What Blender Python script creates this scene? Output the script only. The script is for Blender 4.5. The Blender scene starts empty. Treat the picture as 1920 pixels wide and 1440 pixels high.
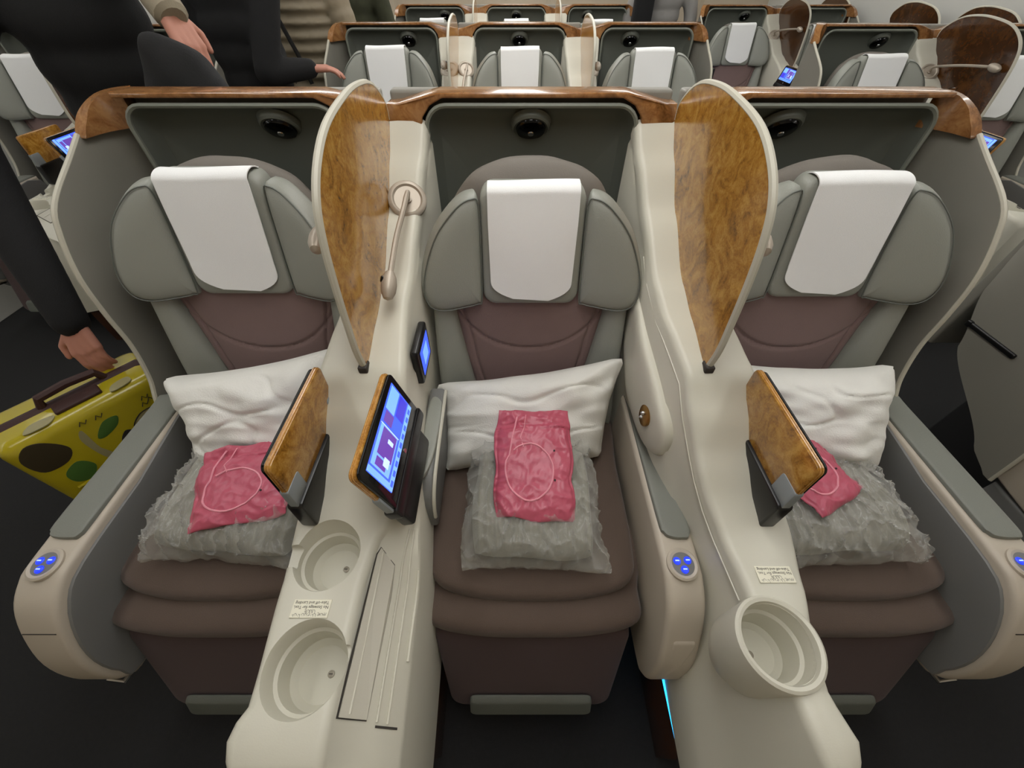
import bpy, bmesh, math, random
from mathutils import Vector, Matrix, noise

random.seed(7)
scene = bpy.context.scene
COL = scene.collection
R = math.radians

# ------------------------------------------------------------------ camera
cam_d = bpy.data.cameras.new('camera')
cam_d.sensor_fit = 'HORIZONTAL'
cam_d.sensor_width = 36.0
cam_d.lens = 36.0 * 720.0 / 1920.0
cam_d.clip_start = 0.02
cam = bpy.data.objects.new('camera', cam_d)
COL.objects.link(cam)
cam.location = (0.0, 0.0, 1.40)
cam.rotation_euler = (R(90 - 47), 0, 0)
cam_d.shift_x = 3.0 / 1920.0
scene.camera = cam

# ------------------------------------------------------------------ world and exposure
world = bpy.data.worlds.new('world')
scene.world = world
world.use_nodes = True
world.node_tree.nodes['Background'].inputs[0].default_value = (0.75, 0.78, 0.8, 1)
world.node_tree.nodes['Background'].inputs[1].default_value = 0.05
vs = scene.view_settings
vs.view_transform = 'Standard'
vs.look = 'None'
vs.exposure = 0.0
vs.gamma = 1.0
vs.use_curve_mapping = False
LIGHT = 5.2          # strength of the cabin's ceiling light panels
PITCH = 1.75         # distance between seat rows

# ------------------------------------------------------------------ materials
MATS = {}


def srgb(r, g, b):
    def f(c):
        c /= 255.0
        return c / 12.92 if c <= 0.04045 else ((c + 0.055) / 1.055) ** 2.4
    return (f(r), f(g), f(b), 1.0)


def mat(name, col, rough=0.5, bump=0.0, bscale=200.0, var=0.0, vscale=8.0, metal=0.0, coat=0.0,
        spec=0.5, sheen=0.0, emit=None, estr=0.0):
    m = bpy.data.materials.new(name)
    m.use_nodes = True
    nt = m.node_tree
    b = nt.nodes['Principled BSDF']
    b.inputs['Base Color'].default_value = col
    b.inputs['Roughness'].default_value = rough
    b.inputs['Metallic'].default_value = metal
    b.inputs['Specular IOR Level'].default_value = spec
    b.inputs['Coat Weight'].default_value = coat
    b.inputs['Coat Roughness'].default_value = 0.08
    b.inputs['Sheen Weight'].default_value = sheen
    if emit:
        b.inputs['Emission Color'].default_value = emit
        b.inputs['Emission Strength'].default_value = estr
    tc = nt.nodes.new('ShaderNodeTexCoord')
    if var > 0:
        n = nt.nodes.new('ShaderNodeTexNoise')
        n.inputs['Scale'].default_value = vscale
        n.inputs['Detail'].default_value = 5
        mix = nt.nodes.new('ShaderNodeMix')
        mix.data_type = 'RGBA'
        mix.blend_type = 'MIX'
        lo = tuple(c * (1 - var) for c in col[:3]) + (1,)
        hi = tuple(min(1, c * (1 + var)) for c in col[:3]) + (1,)
        mix.inputs[6].default_value = lo
        mix.inputs[7].default_value = hi
        nt.links.new(tc.outputs['Object'], n.inputs['Vector'])
        nt.links.new(n.outputs['Fac'], mix.inputs[0])
        nt.links.new(mix.outputs[2], b.inputs['Base Color'])
    if bump > 0:
        n2 = nt.nodes.new('ShaderNodeTexNoise')
        n2.inputs['Scale'].default_value = bscale
        n2.inputs['Detail'].default_value = 3
        bp = nt.nodes.new('ShaderNodeBump')
        bp.inputs['Strength'].default_value = bump
        bp.inputs['Distance'].default_value = 0.002
        nt.links.new(tc.outputs['Object'], n2.inputs['Vector'])
        nt.links.new(n2.outputs['Fac'], bp.inputs['Height'])
        nt.links.new(bp.outputs['Normal'], b.inputs['Normal'])
    MATS[name] = m
    return m


mat('cream', srgb(204, 201, 186), 0.38, 0.05, 500)
mat('cream_arm', srgb(188, 178, 162), 0.42, 0.05, 500)
mat('leather', srgb(146, 148, 139), 0.42, 0.25, 420, 0.05, 6)
mat('leather_dark', srgb(98, 102, 95), 0.45, 0.25, 420)
mat('shell', srgb(102, 106, 98), 0.5, 0.1, 600)
mat('arm_leather', srgb(124, 126, 118), 0.5, 0.25, 420)
mat('shell_rim', srgb(130, 134, 124), 0.5)
mat('wing', srgb(134, 131, 122), 0.45, 0.06, 500)
mat('wing_edge', srgb(190, 186, 170), 0.4)
mat('inner_grey', srgb(118, 118, 116), 0.5, 0.06, 500)
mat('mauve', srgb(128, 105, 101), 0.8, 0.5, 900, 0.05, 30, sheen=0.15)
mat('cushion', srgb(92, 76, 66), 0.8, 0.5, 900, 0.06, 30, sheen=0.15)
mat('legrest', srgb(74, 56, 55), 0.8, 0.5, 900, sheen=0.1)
mat('crown', srgb(116, 110, 102), 0.7, 0.3, 600)
mat('cover', srgb(243, 244, 243), 0.85, 0.35, 900)
mat('pillow', srgb(230, 229, 222), 0.8, 0.4, 300)
mat('black', srgb(16, 16, 17), 0.3)
mat('black_gloss', srgb(8, 8, 9), 0.12)
mat('dark_base', srgb(26, 26, 27), 0.7)
mat('chrome', srgb(205, 205, 205), 0.16, metal=1.0)
mat('satin', srgb(176, 165, 150), 0.38, metal=0.25)
mat('gold', srgb(150, 112, 58), 0.3, metal=0.8)
mat('tablet_grey', srgb(140, 146, 148), 0.5)
mat('slot', srgb(52, 47, 42), 0.7)
mat('cream_lid', srgb(194, 190, 176), 0.42, 0.05, 500)
mat('paper', srgb(232, 228, 208), 0.6)
mat('ink', srgb(30, 28, 26), 0.7)
mat('screw', srgb(150, 143, 128), 0.35, metal=0.3)
mat('blanket', srgb(136, 134, 122), 0.9, 0.6, 350, 0.08, 40, sheen=0.2)
mat('pink', srgb(186, 84, 104), 0.35, 0.3, 120, 0.12, 14)
mat('pink_line', srgb(232, 152, 165), 0.4)
mat('yellow', srgb(180, 164, 26), 0.25, 0.1, 60, 0.16, 7, coat=0.4)
mat('brown_strap', srgb(58, 30, 26), 0.6, 0.3, 300)
mat('case_green', srgb(76, 112, 50), 0.35)
mat('case_dark', srgb(62, 54, 36), 0.4)
mat('case_pale', srgb(160, 152, 110), 0.4)
mat('cloth_black', srgb(17, 17, 18), 0.9, 0.5, 250)
mat('cloth_charcoal', srgb(34, 34, 35), 0.9, 0.5, 250)
mat('cloth_navy', srgb(22, 26, 38), 0.9, 0.6, 300)
mat('cloth_brown', srgb(44, 34, 26), 0.9, 0.4, 250)
mat('puffer', srgb(138, 126, 104), 0.55, 0.3, 80)
mat('cloth_green', srgb(56, 58, 40), 0.9, 0.5, 120, 0.35, 30)
mat('coat_grey', srgb(150, 148, 145), 0.85, 0.4, 250)
mat('cuff', srgb(150, 140, 120), 0.9, 0.6, 250)
mat('skin', srgb(190, 132, 112), 0.55, 0.15, 300, 0.06, 40)
mat('hair', srgb(30, 22, 18), 0.6, 0.6, 300)
mat('white_eye', srgb(230, 228, 222), 0.3)
mat('lip', srgb(150, 84, 78), 0.5)
mat('carpet', srgb(30, 30, 31), 0.95, 0.8, 700, 0.25, 90)
mat('wall', srgb(206, 206, 200), 0.55, 0.05, 300)
mat('bulkhead', srgb(196, 182, 160), 0.6, 0.05, 300)
mat('ceiling', srgb(225, 224, 218), 0.7)
mat('shade', srgb(222, 222, 218), 0.5)
mat('blue_button', srgb(24, 40, 150), 0.3, emit=srgb(40, 70, 255), estr=0.9)
mat('button_glyph', srgb(170, 190, 255), 0.4, emit=srgb(150, 180, 255), estr=1.2)
mat('led', srgb(60, 180, 255), 0.3, emit=srgb(40, 175, 255), estr=3.0)
mat('scr_blue', srgb(60, 90, 230), 0.2, emit=srgb(62, 96, 250), estr=1.0)
mat('scr_sky', srgb(110, 160, 250), 0.2, emit=srgb(112, 160, 255), estr=1.15)
mat('scr_deep', srgb(40, 40, 170), 0.2, emit=srgb(66, 58, 205), estr=0.9)
mat('scr_purple', srgb(90, 60, 150), 0.2, emit=srgb(104, 70, 170), estr=0.8)
mat('scr_pale', srgb(180, 200, 255), 0.2, emit=srgb(170, 196, 255), estr=1.2)
mat('light_panel', srgb(255, 252, 244), 0.5, emit=(1.0, 0.99, 0.965, 1), estr=LIGHT)


def wood(name, c1, c2, c3, scale=14.0, rough=0.22):
    m = bpy.data.materials.new(name)
    m.use_nodes = True
    nt = m.node_tree
    b = nt.nodes['Principled BSDF']
    tc = nt.nodes.new('ShaderNodeTexCoord')
    n1 = nt.nodes.new('ShaderNodeTexNoise')
    n1.inputs['Scale'].default_value = scale
    n1.inputs['Detail'].default_value = 8
    n1.inputs['Roughness'].default_value = 0.62
    n1.inputs['Distortion'].default_value = 1.6
    n2 = nt.nodes.new('ShaderNodeTexNoise')
    n2.inputs['Scale'].default_value = scale * 5
    n2.inputs['Detail'].default_value = 5
    n2.inputs['Distortion'].default_value = 2.5
    mx = nt.nodes.new('ShaderNodeMath')
    mx.operation = 'MULTIPLY_ADD'
    mx.inputs[1].default_value = 0.4
    ramp = nt.nodes.new('ShaderNodeValToRGB')
    e = ramp.color_ramp.elements
    e[0].position = 0.48
    e[0].color = c1
    e[1].position = 0.88
    e[1].color = c3
    k = e.new(0.68)
    k.color = c2
    nt.links.new(tc.outputs['Object'], n1.inputs['Vector'])
    nt.links.new(tc.outputs['Object'], n2.inputs['Vector'])
    nt.links.new(n2.outputs['Fac'], mx.inputs[0])
    nt.links.new(n1.outputs['Fac'], mx.inputs[2])
    nt.links.new(mx.outputs[0], ramp.inputs[0])
    nt.links.new(ramp.outputs[0], b.inputs['Base Color'])
    b.inputs['Roughness'].default_value = rough
    b.inputs['Coat Weight'].default_value = 0.5
    b.inputs['Coat Roughness'].default_value = 0.06
    MATS[name] = m


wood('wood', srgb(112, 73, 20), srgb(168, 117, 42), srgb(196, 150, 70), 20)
wood('wood_trim', srgb(98, 62, 30), srgb(140, 94, 52), srgb(168, 122, 76), 9)
wood('wood_dark', srgb(44, 22, 10), srgb(66, 36, 16), srgb(84, 50, 24), 9)
wood('wood_shaded', srgb(42, 23, 9), srgb(66, 38, 15), srgb(86, 54, 24), 9)  # divider wood of the side blocks, shade put into its darker colour
wood('wood_edge', srgb(140, 92, 36), srgb(190, 136, 70), srgb(206, 158, 92), 40)


def film_material():
    m = bpy.data.materials.new('plastic_film')
    m.use_nodes = True
    nt = m.node_tree
    out = nt.nodes['Material Output']
    b = nt.nodes['Principled BSDF']
    b.inputs['Base Color'].default_value = srgb(215, 214, 206)
    b.inputs['Roughness'].default_value = 0.10
    b.inputs['Coat Weight'].default_value = 1.0
    tr = nt.nodes.new('ShaderNodeBsdfTransparent')
    mx = nt.nodes.new('ShaderNodeMixShader')
    lw = nt.nodes.new('ShaderNodeLayerWeight')
    lw.inputs['Blend'].default_value = 0.35
    ma = nt.nodes.new('ShaderNodeMath')
    ma.operation = 'MULTIPLY_ADD'
    ma.inputs[1].default_value = 0.6
    ma.inputs[2].default_value = 0.12
    nt.links.new(lw.outputs['Facing'], ma.inputs[0])
    nt.links.new(ma.outputs[0], mx.inputs[0])
    nt.links.new(tr.outputs[0], mx.inputs[1])
    nt.links.new(b.outputs[0], mx.inputs[2])
    nt.links.new(mx.outputs[0], out.inputs[0])
    MATS['film'] = m


film_material()

# ------------------------------------------------------------------ object helpers
LOC = {}          # world origin each thing's parts are measured from


def thing(name, label, cat, loc, group=None):
    o = bpy.data.objects.new(name, None)
    o.empty_display_size = 0.05
    COL.objects.link(o)
    o.location = loc
    o['label'] = label
    o['category'] = cat
    if group:
        o['group'] = group
    LOC[o.name] = Vector(loc)
    return o


def tag(o, label, cat, group=None):
    o['label'] = label
    o['category'] = cat
    if group:
        o['group'] = group
    return o


def struct(o):
    o['kind'] = 'structure'
    return o


def mk(name, geo, material, parent=None, origin=None, smooth=True, angle=38):
    """geo = (verts, faces) in world coordinates of the front row; linked as ONE mesh object."""
    verts, faces = geo
    if parent is not None:
        off = LOC[parent.name]
    else:
        off = Vector(origin) if origin is not None else Vector((0, 0, 0))
    me = bpy.data.meshes.new(name)
    me.from_pydata([tuple(Vector(v) - off) for v in verts], [], faces)
    bm = bmesh.new()
    bm.from_mesh(me)
    bmesh.ops.recalc_face_normals(bm, faces=bm.faces)
    bm.to_mesh(me)
    bm.free()
    me.materials.append(MATS[material])
    if smooth:
        me.shade_smooth()
        me.set_sharp_from_angle(angle=R(angle))
    o = bpy.data.objects.new(name, me)
    COL.objects.link(o)
    if parent is not None:
        o.parent = parent
        LOC[o.name] = off
    else:
        o.location = off
        LOC[o.name] = off
    return o


def from_bm(bm):
    bm.verts.ensure_lookup_table()
    bm.verts.index_update()
    v = [tuple(x.co) for x in bm.verts]
    f = [[y.index for y in x.verts] for x in bm.faces]
    bm.free()
    return v, f


def join(*geos):
    V, F = [], []
    for v, f in geos:
        n = len(V)
        V += list(v)
        F += [[i + n for i in x] for x in f]
    return V, F


def xf(geo, m):
    return [tuple(m @ Vector(v)) for v in geo[0]], geo[1]


def warp(geo, fn):
    return [tuple(fn(*v)) for v in geo[0]], geo[1]


def rbox(x0, x1, y0, y1, z0, z1, r=0.006, seg=3):
    bm = bmesh.new()
    bmesh.ops.create_cube(bm, size=1.0)
    for v in bm.verts:
        v.co = Vector(((x0 + x1) / 2 + v.co.x * (x1 - x0), (y0 + y1) / 2 + v.co.y * (y1 - y0),
                       (z0 + z1) / 2 + v.co.z * (z1 - z0)))
    r = min(r, 0.49 * min(abs(x1 - x0), abs(y1 - y0), abs(z1 - z0)))
    if r > 0:
        bmesh.ops.bevel(bm, geom=bm.edges[:], offset=r, segments=seg, profile=0.5, affect='EDGES')
    return from_bm(bm)


def prism(poly, axis, a, b, r=0.0, seg=3):
    """poly: 2D points. axis 'x': (y,z); 'y': (x,z); 'z': (x,y)."""
    bm = bmesh.new()

    def p3(p, t):
        return {'x': (t, p[0], p[1]), 'y': (p[0], t, p[1]), 'z': (p[0], p[1], t)}[axis]
    A = [bm.verts.new(p3(p, a)) for p in poly]
    B = [bm.verts.new(p3(p, b)) for p in poly]
    fa = bm.faces.new(A)
    fb = bm.faces.new(B[::-1])
    n = len(poly)
    for i in range(n):
        bm.faces.new((A[i], A[(i + 1) % n], B[(i + 1) % n], B[i]))
    bmesh.ops.recalc_face_normals(bm, faces=bm.faces)
    if r > 0:
        ed = list(set(fa.edges[:] + fb.edges[:]))
        bmesh.ops.bevel(bm, geom=ed, offset=r, segments=seg, profile=0.5, affect='EDGES')
    return from_bm(bm)


def spline(pts, n=8, closed=True):
    """Catmull-Rom through 2D or 3D points."""
    out = []
    N = len(pts)
    P = [Vector(p) for p in pts]
    rng = range(N) if closed else range(N - 1)
    for i in rng:
        p0 = P[(i - 1) % N] if closed or i > 0 else P[i]
        p1 = P[i]
        p2 = P[(i + 1) % N]
        p3 = P[(i + 2) % N] if closed or i + 2 < N else P[(i + 1) % N]
        for k in range(n):
            t = k / n
            out.append(0.5 * ((2 * p1) + (p2 - p0) * t + (2 * p0 - 5 * p1 + 4 * p2 - p3) * t * t
                              + (3 * p1 - p0 - 3 * p2 + p3) * t ** 3))
    if not closed:
        out.append(P[-1])
    return [tuple(v) for v in out]


def rrect(x0, x1, y0, y1, r, n=6):
    pts = []
    for cx_, cy_, a0 in ((x1 - r, y1 - r, 0), (x0 + r, y1 - r, 90), (x0 + r, y0 + r, 180), (x1 - r, y0 + r, 270)):
        for k in range(n + 1):
            a = R(a0 + 90 * k / n)
            pts.append((cx_ + r * math.cos(a), cy_ + r * math.sin(a)))
    return pts


def rings(poly, steps, fn, centre=None, back=None):
    """Concentric copies of a 2D outline: steps = [(scale, height)]; fn(a, b, h) -> 3D point."""
    n = len(poly)
    if centre is None:
        centre = (sum(p[0] for p in poly) / n, sum(p[1] for p in poly) / n)
    V, F = [], []
    for s, h in steps:
        for a, b in poly:
            V.append(fn(centre[0] + (a - centre[0]) * s, centre[1] + (b - centre[1]) * s, h))
    for k in range(len(steps) - 1):
        for i in range(n):
            j = (i + 1) % n
            F.append([k * n + i, k * n + j, (k + 1) * n + j, (k + 1) * n + i])

    def cap(k):
        c = len(V)
        s, h = steps[k]
        V.append(fn(centre[0], centre[1], h))
        for i in range(n):
            F.append([k * n + i, k * n + (i + 1) % n, c])
    cap(len(steps) - 1)
    if back is not False:
        cap(0)
    return V, F


def pad(poly, t, fn, p=3.0, nr=9, tb=None, inner=0.0):
    """A stuffed pad over an outline: thickness t in front, tb behind."""
    tb = t if tb is None else tb
    steps = []
    for k in range(nr, -1, -1):
        a = (k / nr) * math.pi / 2
        s = math.sin(a) ** (2 / p)
        h = math.cos(a) ** (2 / p)
        if k < nr:
            steps.append((max(s, 0.02), h))
        else:
            steps.append((1.0, 0.0))
    full = [(s, -h * tb) for s, h in steps[::-1]][:-1] + [(s, h * t) for s, h in steps]
    return rings(poly, full, fn)


def loft(secs, cap=True, closed=True):
    n = len(secs[0])
    V = [tuple(p) for s in secs for p in s]
    F = []
    for k in range(len(secs) - 1):
        for i in range(n if closed else n - 1):
            j = (i + 1) % n
            F.append([k * n + i, k * n + j, (k + 1) * n + j, (k + 1) * n + i])
    if cap:
        F.append(list(range(n)))
        F.append([(len(secs) - 1) * n + i for i in range(n)][::-1])
    return V, F


def tube(path, r, n=8, cap=True):
    path = [Vector(p) for p in path]
    m = len(path)
    rr = r if isinstance(r, (list, tuple)) else [r] * m
    secs = []
    up = None
    for i in range(m):
        t = (path[min(i + 1, m - 1)] - path[max(i - 1, 0)]).normalized()
        if up is None:
            up = Vector((0, 0, 1)) if abs(t.z) < 0.9 else Vector((1, 0, 0))
        s = t.cross(up).normalized()
        up = s.cross(t).normalized()
        secs.append([path[i] + rr[i] * (math.cos(2 * math.pi * k / n) * s + math.sin(2 * math.pi * k / n) * up)
                     for k in range(n)])
    return loft(secs, cap)


def lathe(prof, origin, direction, n=24):
    """prof: [(radius, along)] revolved about direction."""
    d = Vector(direction).normalized()
    q = Vector((0, 0, 1)).rotation_difference(d).to_matrix()
    secs = []
    for r, h in prof:
        secs.append([Vector(origin) + q @ Vector((r * math.cos(2 * math.pi * k / n), r * math.sin(2 * math.pi * k / n), h))
                     for k in range(n)])
    return loft(secs, True)


def solid_sheet(nu, nv, fn, thick):
    """Grid fn(u,v)->point with a thickness along its normals."""
    P = [[Vector(fn(i / nu, j / nv)) for i in range(nu + 1)] for j in range(nv + 1)]
    V = []
    for j in range(nv + 1):
        for i in range(nu + 1):
            du = P[j][min(i + 1, nu)] - P[j][max(i - 1, 0)]
            dv = P[min(j + 1, nv)][i] - P[max(j - 1, 0)][i]
            nrm = du.cross(dv)
            nrm = nrm.normalized() if nrm.length > 1e-9 else Vector((0, 0, 1))
            V.append((P[j][i], P[j][i] - nrm * thick))
    top = [tuple(a) for a, b in V]
    bot = [tuple(b) for a, b in V]
    N = len(top)
    w = nu + 1
    F = []
    for j in range(nv):
        for i in range(nu):
            a = j * w + i
            F.append([a, a + 1, a + w + 1, a + w])
            F.append([N + a, N + a + w, N + a + w + 1, N + a + 1])
    loop = [i for i in range(nu + 1)] + [j * w + nu for j in range(1, nv + 1)] + \
           [nv * w + i for i in range(nu - 1, -1, -1)] + [j * w for j in range(nv - 1, 0, -1)]
    for k in range(len(loop)):
        a, b = loop[k], loop[(k + 1) % len(loop)]
        F.append([a, b, N + b, N + a])
    return top + bot, F


def interp(x, tab):
    if x <= tab[0][0]:
        return tab[0][1]
    for (a, va), (b, vb) in zip(tab, tab[1:]):
        if x <= b:
            t = (x - a) / (b - a)
            t = t * t * (3 - 2 * t) * 0.5 + t * 0.5
            return va + (vb - va) * t
    return tab[-1][1]


def linterp(x, tab):
    if x <= tab[0][0]:
        return tab[0][1]
    for (a, va), (b, vb) in zip(tab, tab[1:]):
        if x <= b:
            return va + (vb - va) * (x - a) / max(1e-9, b - a)
    return tab[-1][1]


def wob(p, s, amp, seed=0.0):
    v = noise.noise_vector(Vector((p[0] * s + seed, p[1] * s - seed * 0.7, p[2] * s + seed * 1.3)))
    return Vector(p) + v * amp


def boolean_cut(o, geo):
    cut = mk('cutter', geo, 'black', None, (0, 0, 0), smooth=False)
    cut.location = LOC[o.name] * -1 if o.parent else (0, 0, 0)
    base = o
    tmp = bpy.data.objects.new('tmp', base.data)
    COL.objects.link(tmp)
    md = tmp.modifiers.new('b', 'BOOLEAN')
    md.operation = 'DIFFERENCE'
    md.solver = 'EXACT'
    md.object = cut
    bpy.context.view_layer.update()
    dg = bpy.context.evaluated_depsgraph_get()
    me = bpy.data.meshes.new_from_object(tmp.evaluated_get(dg))
    while len(me.materials) > 1:
        me.materials.pop(index=1)
    for p in me.polygons:
        p.material_index = 0
    me.shade_smooth()
    me.set_sharp_from_angle(angle=R(38))
    bpy.data.objects.remove(tmp)
    cm = cut.data
    bpy.data.objects.remove(cut)
    bpy.data.meshes.remove(cm)
    o.data = me


def text_geo(body, size):
    cu = bpy.data.curves.new('t', 'FONT')
    cu.body = body
    cu.size = size
    cu.align_x = 'CENTER'
    cu.align_y = 'CENTER'
    cu.resolution_u = 2
    ob = bpy.data.objects.new('t', cu)
    COL.objects.link(ob)
    bpy.context.view_layer.update()
    dg = bpy.context.evaluated_depsgraph_get()
    me = bpy.data.meshes.new_from_object(ob.evaluated_get(dg))
    g = ([tuple(v.co) for v in me.vertices], [list(p.vertices) for p in me.polygons])
    bpy.data.objects.remove(ob)
    return g


def copy_tree(o, parent=None):
    c = o.copy()
    COL.objects.link(c)
    c.parent = parent
    for ch in list(o.children):
        copy_tree(ch, c)
    return c


def place(o, dx, dy, label, group=None):
    c = copy_tree(o)
    c.location = (o.location.x + dx, o.location.y + dy, o.location.z)
    c['label'] = label
    if group:
        c['group'] = group
    elif 'group' in c:
        del c['group']
    return c


# ================================================================== the cabin
XW = 3.06
YF, YB = -0.85, 6.35
fl = struct(mk('floor', rbox(-XW - 0.05, XW + 0.05, YF - 0.05, YB + 0.05, -0.05, 0.0, 0), 'carpet', None, (0, 2.5, 0)))
struct(mk('ceiling', rbox(-XW - 0.05, XW + 0.05, YF - 0.05, YB + 0.05, 2.25, 2.30, 0), 'ceiling', None, (0, 2.5, 2.25)))
struct(mk('wall_front', rbox(-XW, XW, YF - 0.05, YF, 0, 2.25, 0), 'bulkhead', None, (0, YF, 0)))
bw = struct(mk('wall_back', rbox(-XW, XW, YB, YB + 0.05, 0, 2.25, 0), 'bulkhead', None, (0, YB, 0)))
for k in range(7):
    x = -2.7 + 0.9 * k
    mk('panel', rbox(x - 0.43, x + 0.43, YB - 0.008, YB, 0.06, 2.2, 0.004), 'bulkhead', bw)


def side_wall(s):
    def fn(u, v):
        z = 2.25 * v
        y = YF + (YB - YF) * u
        return (s * (XW - 0.04 + 0.04 * math.sin(math.pi * min(1, z / 1.7)) - 0.22 * max(0, z - 1.3) ** 2), y, z)
    w = struct(mk('wall_right' if s > 0 else 'wall_left', solid_sheet(8, 24, fn, 0.03 * s), 'wall', None, (s * XW, 2.5, 0)))
    for k in range(13):
        y = YF + 0.3 + 0.53 * k
        wn = mk('window_frame', join(), 'wall', w) if False else None
        outer = rrect(y - 0.15, y + 0.15, 0.86, 1.32, 0.09)
        ring_out = rings(outer, [(1.0, 0.0), (0.97, 0.012), (0.86, 0.012), (0.80, -0.01), (0.78, -0.012)],
                         lambda a, b, h: (s * (XW - 0.012 - h - 0.22 * max(0, b - 1.3) ** 2), a, b))
        wo = mk('window_frame', ring_out, 'wall', w)
        mk('window_shade', prism(rrect(y - 0.115, y + 0.115, 0.92, 1.26, 0.06), 'x', s * (XW - 0.014), s * (XW - 0.003)), 'shade', wo)
        # vertical seam moulding between side panels
        if k % 2 == 0:
            mk('seam', rbox(s * (XW - 0.014) - 0.006, s * (XW - 0.014) + 0.006, y + 0.255, y + 0.275, 0.3, 1.6, 0.003), 'wall', w)
    return w


side_wall(1)
side_wall(-1)
# overhead bins along both sides
for s in (1, -1):
    bn = thing('overhead_bin', 'long white overhead bin above the %s window seats' % ('right' if s > 0 else 'left'), 'bin',
               (s * 2.6, 2.6, 1.75))
    prof = [(s * 3.0, 2.2), (s * 2.12, 2.2), (s * 2.10, 2.05), (s * 2.2, 1.86), (s * 2.45, 1.76), (s * 3.0, 1.74)]
    mk('body', prism(prof, 'y', YF + 0.05, YB - 0.05, 0.01), 'ceiling', bn)
    for k in range(6):
        mk('latch', rbox(s * 2.13 - 0.02, s * 2.13 + 0.02, YF + 0.7 + 1.1 * k, YF + 0.82 + 1.1 * k, 1.94, 1.97, 0.005), 'satin', bn)
for s in (1, -1):  # added fill strips, not in view, to brighten the window seats
    for k in range(4):
        y0 = YF + 0.25 + 1.70 * k
        t = thing('added_fill_strip', 'added fill light strip under the %s overhead bin, number %s from the front' % ('right' if s > 0 else 'left', ('one', 'two', 'three', 'four')[k]), 'light', (s * 2.72, y0 + 0.8, 1.735), 'added fill strips under the bins')
        mk('diffuser', rbox(s * 2.72 - 0.05, s * 2.72 + 0.05, y0, y0 + 1.5, 1.728, 1.742, 0.003), 'light_panel', t)
        mk('bracket', rbox(s * 2.72 - 0.06, s * 2.72 + 0.06, y0 - 0.03, y0 - 0.002, 1.722, 1.745, 0.003), 'ceiling', t)
# ceiling light panels above the aisles and the centre seats
for i, (x, w, nm) in enumerate(((-1.30, 0.26, 'left aisle'), (1.40, 0.26, 'right aisle'), (0.05, 0.5, 'centre seats'))):
    for k in range(4):
        y0 = -0.25 + 1.62 * k
        t = thing('ceiling_light', 'lit white ceiling panel above the %s, number %s from the front' % (nm, ('one', 'two', 'three', 'four')[k]),
                  'light', (x, y0 + 0.85, 2.25), 'ceiling light panels')
        mk('diffuser', rbox(x - w / 2, x + w / 2, y0, y0 + 1.55, 2.225, 2.245, 0.004), 'light_panel', t)
        mk('frame', join(rbox(x - w / 2 - 0.02, x - w / 2, y0 - 0.02, y0 + 1.57, 2.22, 2.25, 0.003),
                         rbox(x + w / 2, x + w / 2 + 0.02, y0 - 0.02, y0 + 1.57, 2.22, 2.25, 0.003)), 'ceiling', t)

# ================================================================== seats
XC = {'L': -0.65, 'C': 0.05, 'R': 0.75}
HZ = {'L': -0.004, 'C': -0.028, 'R': -0.012}      # how far each headrest is slid down


def hy(z):      # front of headrest / backrest slope
    return 0.25 * (z - 0.85)


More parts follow.
